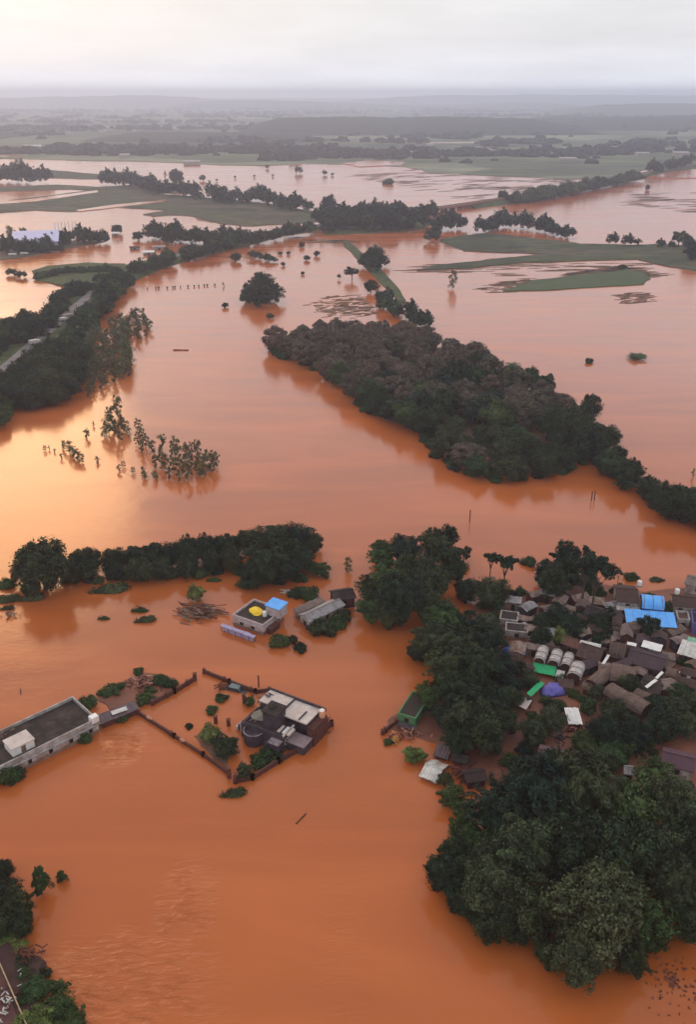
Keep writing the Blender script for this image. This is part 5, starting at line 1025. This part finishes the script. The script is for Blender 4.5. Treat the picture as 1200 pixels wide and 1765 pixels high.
planks('rods', 'tangle of black rods on the wide plum-brown roof', 961, 1301, 26, 1.6, 1.4, 1.2, HOLE, .5, kind='stuff').location.z = 3.2
planks('debris_heap', 'orange driftwood and cloth scraps in front of the green-walled shed', 700, 1268, 80, 1.4, 3.2, 1.7, CLOTH, .3, mix=RUST)
planks('debris_heap', 'yellow scraps among the small drowned bush by the green-walled shed', 681, 1279, 30, .9, .9, .8, mat('ochre_cloth', (.60, .32, .08), (.45, .22, .06), 1, .9), .4)
planks('debris_heap', 'brick-red beams of a collapsed house right of the half-drowned white roof', 800, 1336, 80, 2.0, 3.6, 4, RUST, .3, mix=BRICK)
planks('yellow_scraps', 'bright yellow bits at the top left of the lower right grove', 893, 1337, 26, .7, 1.2, .7, YELLOW, .7)
planks('yard_clutter', 'dark clutter of poles in the village yard', 1100, 1135, 60, 2.2, 5, 4, WOODP, .3); planks('yard_clutter', 'broken sticks and mats in the lane below the thatched roofs', 1135, 1185, 70, 1.8, 4, 3, WOODP, .4)
planks('yard_clutter', 'scattered timber in the yard left of the dark tiled roof', 1060, 1068, 50, 2., 6, 4, WOODP, .3, mix=CLOTH); planks('yard_clutter', 'scraps on the red ground left of the silver huts', 905, 1095, 60, 1.8, 5, 4, WOODP, .4, mix=TINW)
planks('yard_clutter', 'red planks on the ground among the trees below the white slanted roof', 985, 1262, 50, 1.8, 3, 3, RUST, .3, mix=CLOTH)
planks('yard_clutter', 'dry brush on the red ground between grove and right edge', 1110, 1300, 50, 1.6, 3, 5, RUST, .3, mix=CLOTH)
wall_run('low_wall', 'low brown wall running down left from the green-walled shed', [(684, 1240), (660, 1259)], .8, .35, BRICK)
sheet('awning', 'plum-coloured awning below the green-walled shed', (684, 1249), (716, 1259), (688, 1244), .9, PLUM, 'awning', .2)
planks('debris_raft', 'red-brown litter and twigs in the shallows right of the lower right grove', 1160, 1690, 130, .5, 6, 6, RUST, .02, mix=MUD)
# stubs in the water
for i in range(13):
    x = 257 + i*9.4 + rng.uniform(-4, 4); o = MB().box(-.25, .25, -.2, .2, -1, .7).dome((0, 0, .7), .9, .5, .45, 0, 8, 3, .3).build('drowned_fence_post', RUST); o.location = at(x, 499 - i*.55, 0); o.rotation_euler = (0, 0, rng.random()*3); tag(o, 'tiny drowned fence stub in the row across open water', 'post', 'row of drowned fence stubs')
o = MB().bar((-3.4, 0, .1), (-.3, .2, .15), .45, 0, 8, .3).bar((-.6, .1, .1), (3.2, -.1, .1), .3, 0, 8, .35).build('floating_log', RUST); o.location = at(312, 604); tag(o, 'dark floating log alone in the middle of the flood', 'log')
o = MB().bar((-.8, -1, .05), (.6, 1.1, .05), .12, 0, 6).build('floating_stick', RUST); o.location = at(520, 1412); tag(o, 'thin stick floating in open water left of the lower grove', 'stick')
o = MB().bar((-.3, .8, .05), (.3, -.8, .05), .1, 0, 6).build('floating_stick', RUST); o.location = at(35, 1192); tag(o, 'short stick floating above the long white building', 'stick')

# ------------------------------------------------------------------ factory and huts on the left
SB = mat('factory_blue', (.17, .26, .55), (.22, .32, .62), .1, .5, 0, .5, wave=('X', 2., .5))
c, Lx, Ly, rz = frame((16, 417), (100, 414), (40, 396), 8)
f = thing('factory_shed', 'big blue-roofed factory shed with pale walls at the left', 'factory', c, rz)
MB().box(-Lx/2+1, Lx/2-1, -Ly/2+1, Ly/2-1, -1, 7).build('wall', mat('pale_factory', (.35, .38, .45), (.28, .3, .36), .1, .8), f)
MB().slab([(-Lx/2, -Ly/2, 7.2), (Lx/2, -Ly/2, 7.2), (Lx/2, 0, 11), (-Lx/2, 0, 11)], .4).slab([(-Lx/2, 0, 11), (Lx/2, 0, 11), (Lx/2, Ly/2, 7.2), (-Lx/2, Ly/2, 7.2)], .4).build('roof', SB, f)
for k in range(5): MB().box(-Lx/2+6+k*Lx/5.5, -Lx/2+12+k*Lx/5.5, -Ly/2+.9, -Ly/2+1.02, .5, 4.5).build('door', HOLE, f)
for k in range(7):
    p = at(95 + k*6, 400 - k*.3, 6); t = thing('flag_pole', 'thin white pole in the row beside the blue factory', 'pole', (p.x, p.y, 0), 0, 'white poles beside the factory'); MB().bar((0,0,-1), (0,0,13), .35, 0, 6).build('shaft', WHITE, t); MB().dome((0,0,13), .5, .5, .5).build('finial', WHITE, t)
for k in range(6):
    p = at(16 + k*5.5, 403 - k*.9, 6); plant('gum', p.x, p.y, 1.4, 'small black cypress-like tree in the row left of the factory', 'tree', 'cypress-like row by the factory')
def far_hut(px, py, w, h, m_, label, rz=.2, dep=.6, wallm=WHITEWALL):
    s = mpp(px, py); W_ = w*s; p = at(px, py + 2, 0); t = thing('hut', label, 'hut', p, rz); hz = h*s
    MB().box(-W_/2, W_/2, -W_*dep/2, W_*dep/2, -1, hz).build('wall', wallm, t)
    MB().slab([(-W_*.55, -W_*dep*.6, hz), (W_*.55, -W_*dep*.6, hz), (W_*.55, 0, hz*1.4), (-W_*.55, 0, hz*1.4)], .2).slab([(-W_*.55, 0, hz*1.4), (W_*.55, 0, hz*1.4), (W_*.55, W_*dep*.6, hz), (-W_*.55, W_*dep*.6, hz)], .2).build('roof', m_, t)
    MB().box(-W_*.1, W_*.1, -W_*dep/2-.08, -W_*dep/2-.01, 0, hz*.7).build('door', HOLE, t)
for x, y, w, h, m_, lb in ((199, 405, 12, 5, WHITE, 'white hut under the spreading tree behind the bank'), (256, 437, 18, 5, WHITE, 'white-roofed hut among trees behind the bank'), (232, 428, 16, 4, TILE, 'brown-roofed hut left of the white-roofed one'),
                        (274, 428, 20, 5, TIN, 'grey-roofed hut right of the white-roofed one'), (325, 432, 14, 4, TINW, 'pale roof among trees along the bank'), (22, 440, 12, 4, TINW, 'pale hut below the factory, left one'), (42, 438, 12, 4, WHITE, 'pale hut below the factory, right one'),
                        (44, 575, 8, 5, WHITE, 'tiny white wall in the block left of the road'), (45, 680, 18, 5, TIN, 'grey hut at the lower edge of the dense left wood'), (8, 590, 12, 6, TIN, 'grey hut at the left edge above the dense wood'),
                        (35, 250, 0, 0, None, '')):
    if w: far_hut(x, y, w, h, m_, lb)
p = at(342, 189, 0); t = thing('warehouse', 'long bright white warehouse far away on the plain', 'warehouse', p, .05)
MB().box(-55, 55, -14, 14, -1, 9).build('wall', WHITE, t); MB().slab([(-58, -16, 9), (58, -16, 9), (58, 0, 14), (-58, 0, 14)], .5).slab([(-58, 0, 14), (58, 0, 14), (58, 16, 9), (-58, 16, 9)], .5).build('roof', WHITE, t)
# traffic on the road
def vehicle(px, py, label, name, cat, m_, Lv=7., Wv=2.3, Hv=2.8, rz=.8):
    p = at(px, py, 2.2); t = thing(name, label, cat, (p.x, p.y, 1.78), rz)
    MB().box(-Lv/2, Lv*.2, -Wv/2, Wv/2, .7, Hv).build('body', m_, t)
    MB().add([(Lv*.22,-Wv/2,.6),(Lv/2,-Wv/2,.6),(Lv/2,Wv/2,.6),(Lv*.22,Wv/2,.6),(Lv*.22,-Wv/2,Hv*.85),(Lv*.42,-Wv/2,Hv*.85),(Lv*.42,Wv/2,Hv*.85),(Lv*.22,Wv/2,Hv*.85)], [(0,3,2,1),(4,5,6,7),(0,1,5,4),(1,2,6,5),(2,3,7,6),(3,0,4,7)]).build('cab', m_, t)
    MB().box(Lv*.46, Lv*.475, -Wv*.42, Wv*.42, Hv*.42, Hv*.75).build('windscreen', HOLE, t)
    for sx in (-.32, .32):
        for sy in (-1, 1): MB().bar((sx*Lv, sy*Wv/2-.15, .5), (sx*Lv, sy*Wv/2+.15, .5), .5, 0, 12).build('wheel', HOLE, t)
vehicle(60, 592, 'white truck on the road near the dense left wood', 'truck', 'truck', TINW, 5, 2., 2.2)
vehicle(118, 548, 'pale grey truck on the road, nearer of two close together', 'truck', 'truck', TIN, 6, 2.1, 2.4, .85); vehicle(110, 552, 'white van on the road beside the pale grey truck', 'van', 'van', TINW, 4.2, 1.8, 1.9, .85)
# ------------------------------------------------------------------ corner road, lower left
land('road_bank', [(-120, 1600), (-40, 1615), (30, 1630), (70, 1655), (60, 1690), (60, 1760), (90, 1830), (-120, 1830)], .9, mat('dark_soil', (.075, .035, .03), (.05, .03, .025), .6, .9, .5), .8, freq=.3)
land('road', [(-120, 1640), (-20, 1640), (2, 1672), (44, 1800), (40, 1830), (-120, 1830)], 1.0, mat('red_tarmac', (.13, .055, .045), (.09, .04, .035), .5, .85, .3), .05)
t = thing('railing', 'thin yellowish metal railing along the corner road', 'railing', at(0, 1667, 1.8) - Vector((0, 0, 1.8))); a = at(-14, 1630, 1.9); b = at(60, 1800, 1.9); o0 = t.location.copy(); RAIL = mat('yellow_rail', (.50, .36, .20), (.35, .24, .14), 1, .6)
for z in (1.5, 1.9): MB().bar(Vector((a.x, a.y, z))-o0, Vector((b.x, b.y, z))-o0, .06).build('rail', RAIL, t)
for k in range(9):
    q = a.lerp(b, k/8); MB().bar(Vector((q.x, q.y, .5))-o0, Vector((q.x, q.y, 1.95))-o0, .06).build('post', RAIL, t)
planks('litter', 'litter and stones scattered on the red corner road', 12, 1735, 50, .8, 2.5, 5, TINW, .1, mix=RUST).location.z = 1.02
planks('debris_heap', 'dark brush heaped between the lower left trees and the corner road', 50, 1655, 40, 1.2, 2.6, 1.6, RUST, .25).location.z = .9

# ------------------------------------------------------------------ flooded crops: drowned rows showing as dark flecks
def crops(name, label, poly, n, ln, wd, m, rot=0.):
    P = [at(x, y, 0) for x, y in poly]; xs = [p.x for p in P]; ys = [p.y for p in P]; mb = MB(); k = 0; tries = 0
    while k < n and tries < n*30:
        tries += 1; p = Vector((rng.uniform(min(xs), max(xs)), rng.uniform(min(ys), max(ys)), 0))
        if not inside(p, P) or noise.noise(p*.02) + .25 < rng.random()*.6: continue
        k += 1; l2 = ln*rng.uniform(.3, 1.2); w2 = wd*rng.uniform(.4, 1.3); a = rot + rng.uniform(-.12, .12); u = Vector((math.cos(a), math.sin(a), 0)); v = Vector((-u.y, u.x, 0)); nn = 10
        mb.slab([p + u*l2*math.cos(6.283*i/nn)*rng.uniform(.7, 1.1) + v*w2*math.sin(6.283*i/nn)*rng.uniform(.5, 1.2) + Vector((0, 0, .12)) for i in range(nn)], .3)
    o = mb.build(name, m); tag(o, label, 'crop', kind='stuff'); return o
CROP = mat('drowned_crop', (.10, .075, .045), (.15, .09, .06), .2, .9)
crops('flooded_crop', 'drowned crop rows above the wooded island', [(510, 535), (560, 510), (620, 508), (650, 540), (600, 556), (530, 556)], 230, 3, .55, CROP, .4)
crops('flooded_crop', 'drowned crop patch right of the bright green strip', [(1060, 508), (1090, 503), (1130, 506), (1130, 522), (1070, 524)], 110, 3, .5, CROP, .1)
crops('flooded_crop', 'drowned crop fringe around the bright green strip', [(820, 500), (870, 485), (1050, 462), (1120, 452), (1170, 470), (1120, 480), (1060, 466), (900, 500), (860, 506)], 240, 6, .8, CROP, .15)
crops('flooded_crop', 'streaks of drowned fields in the far river', [(600, 300), (700, 290), (900, 305), (1040, 310), (940, 330), (820, 352), (760, 330), (690, 322)], 230, 18, 2.6, CROP, .5)
crops('flooded_crop', 'streaks of drowned land at the far right', [(1080, 352), (1100, 334), (1200, 330), (1300, 340), (1300, 368), (1200, 366)], 120, 15, 2, CROP, .1)
crops('flooded_crop', 'streaks of drowned land below the right-hand field', [(700, 470), (760, 440), (860, 440), (960, 455), (1150, 450), (1150, 475), (900, 478), (800, 470)], 110, 12, 1.2, CROP, .1)
crops('flooded_crop', 'drowned streaks beside the road island', [(500, 410), (590, 400), (600, 420), (540, 418)], 20, 12, 2, CROP, .3)

# ------------------------------------------------------------------ far tree belts on the plain
def far_woods(name, label, specs):
    P = []; 
    mb = MB()
    for (x0, y0_, x1, y1_, n, r) in specs:
        for i in range(n):
            u = rng.random(); p = at(x0 + (x1-x0)*u, y0_ + (y1_-y0_)*u + rng.uniform(-.8, .8), .6); s = r*rng.uniform(.6, 1.4); mb.dome((p.x, p.y, .3), s*1.4, s, s*.75, 0, 9, 4, .35)
    o = mb.build(name, MATS['hill_woods']); tag(o, label, 'trees', kind='stuff')
mb = MB(); k = 0
while k < 3400:
    y = 1330 + 6500 * rng.random() ** 1.6; x = rng.uniform(-.48, .48) * y * 1.0; p = Vector((x, y, 0))
    v = noise.fractal(Vector((x*.0011 + y*.0004, y*.0026, 4.2)), 1, 2, 4) + .5*noise.noise(Vector((x*.006, y*.004, 9)))
    if y < (1740 if x < -150 else 1600 if x < 100 else 1480): continue
    if v < .24 and rng.random() > .012: continue
    k += 1; q = rng.uniform(4.5, 10) * (1 + y/9000); mb.dome((x, y, .3), q*1.3, q, q*rng.uniform(.6, 1.1), 0, 8, 3, .35)
tag(mb.build('treeline', MATS['hill_woods']), 'irregular dark tree belts fading into the haze of the plain', 'trees', kind='stuff')
mb = MB()
for k in range(46):
    y = 1500 + 4000 * rng.random() ** 1.4; x = rng.uniform(-.42, .42) * y; a, b = rng.uniform(5, 14), rng.uniform(4, 8); mb.box(x-a, x+a, y-b, y+b, 0, rng.uniform(3, 6)).slab([(x-a-1, y-b-1, 6), (x+a+1, y-b-1, 6), (x+a+1, y+b+1, 7.5), (x-a-1, y+b+1, 7.5)], .6)
tag(mb.build('far_farmsteads', WHITEWALL), 'countless tiny pale farm roofs dotted over the hazy plain', 'farmsteads', kind='stuff')
for x, y, w, lb in ((45, 251, 14, 'white building, left one of two far sheds by the pond'), (63, 251, 14, 'white building, right one of two far sheds by the pond')): far_hut(x, y, w, 2.2, WHITE, lb, .05, .5, WHITE)

# ------------------------------------------------------------------ haze
hz = bpy.data.materials.new('haze_air'); hz.use_nodes = True; t_ = hz.node_tree; t_.nodes.clear()
pv = N(t_, 'ShaderNodeVolumePrincipled'); pv.inputs['Color'].default_value = (.74, .81, 1.0, 1); pv.inputs['Density'].default_value = .00022; pv.inputs['Anisotropy'].default_value = .55; pv.inputs['Density Attribute'].default_value = ''
om = N(t_, 'ShaderNodeOutputMaterial'); t_.links.new(pv.outputs[0], om.inputs['Volume'])
hb = MB().box(-16000, 16000, -1400, 14500, -5, 165).build('haze', hz); hb['kind'] = 'stuff'; hb['label'] = 'pale haze over the whole flooded plain'
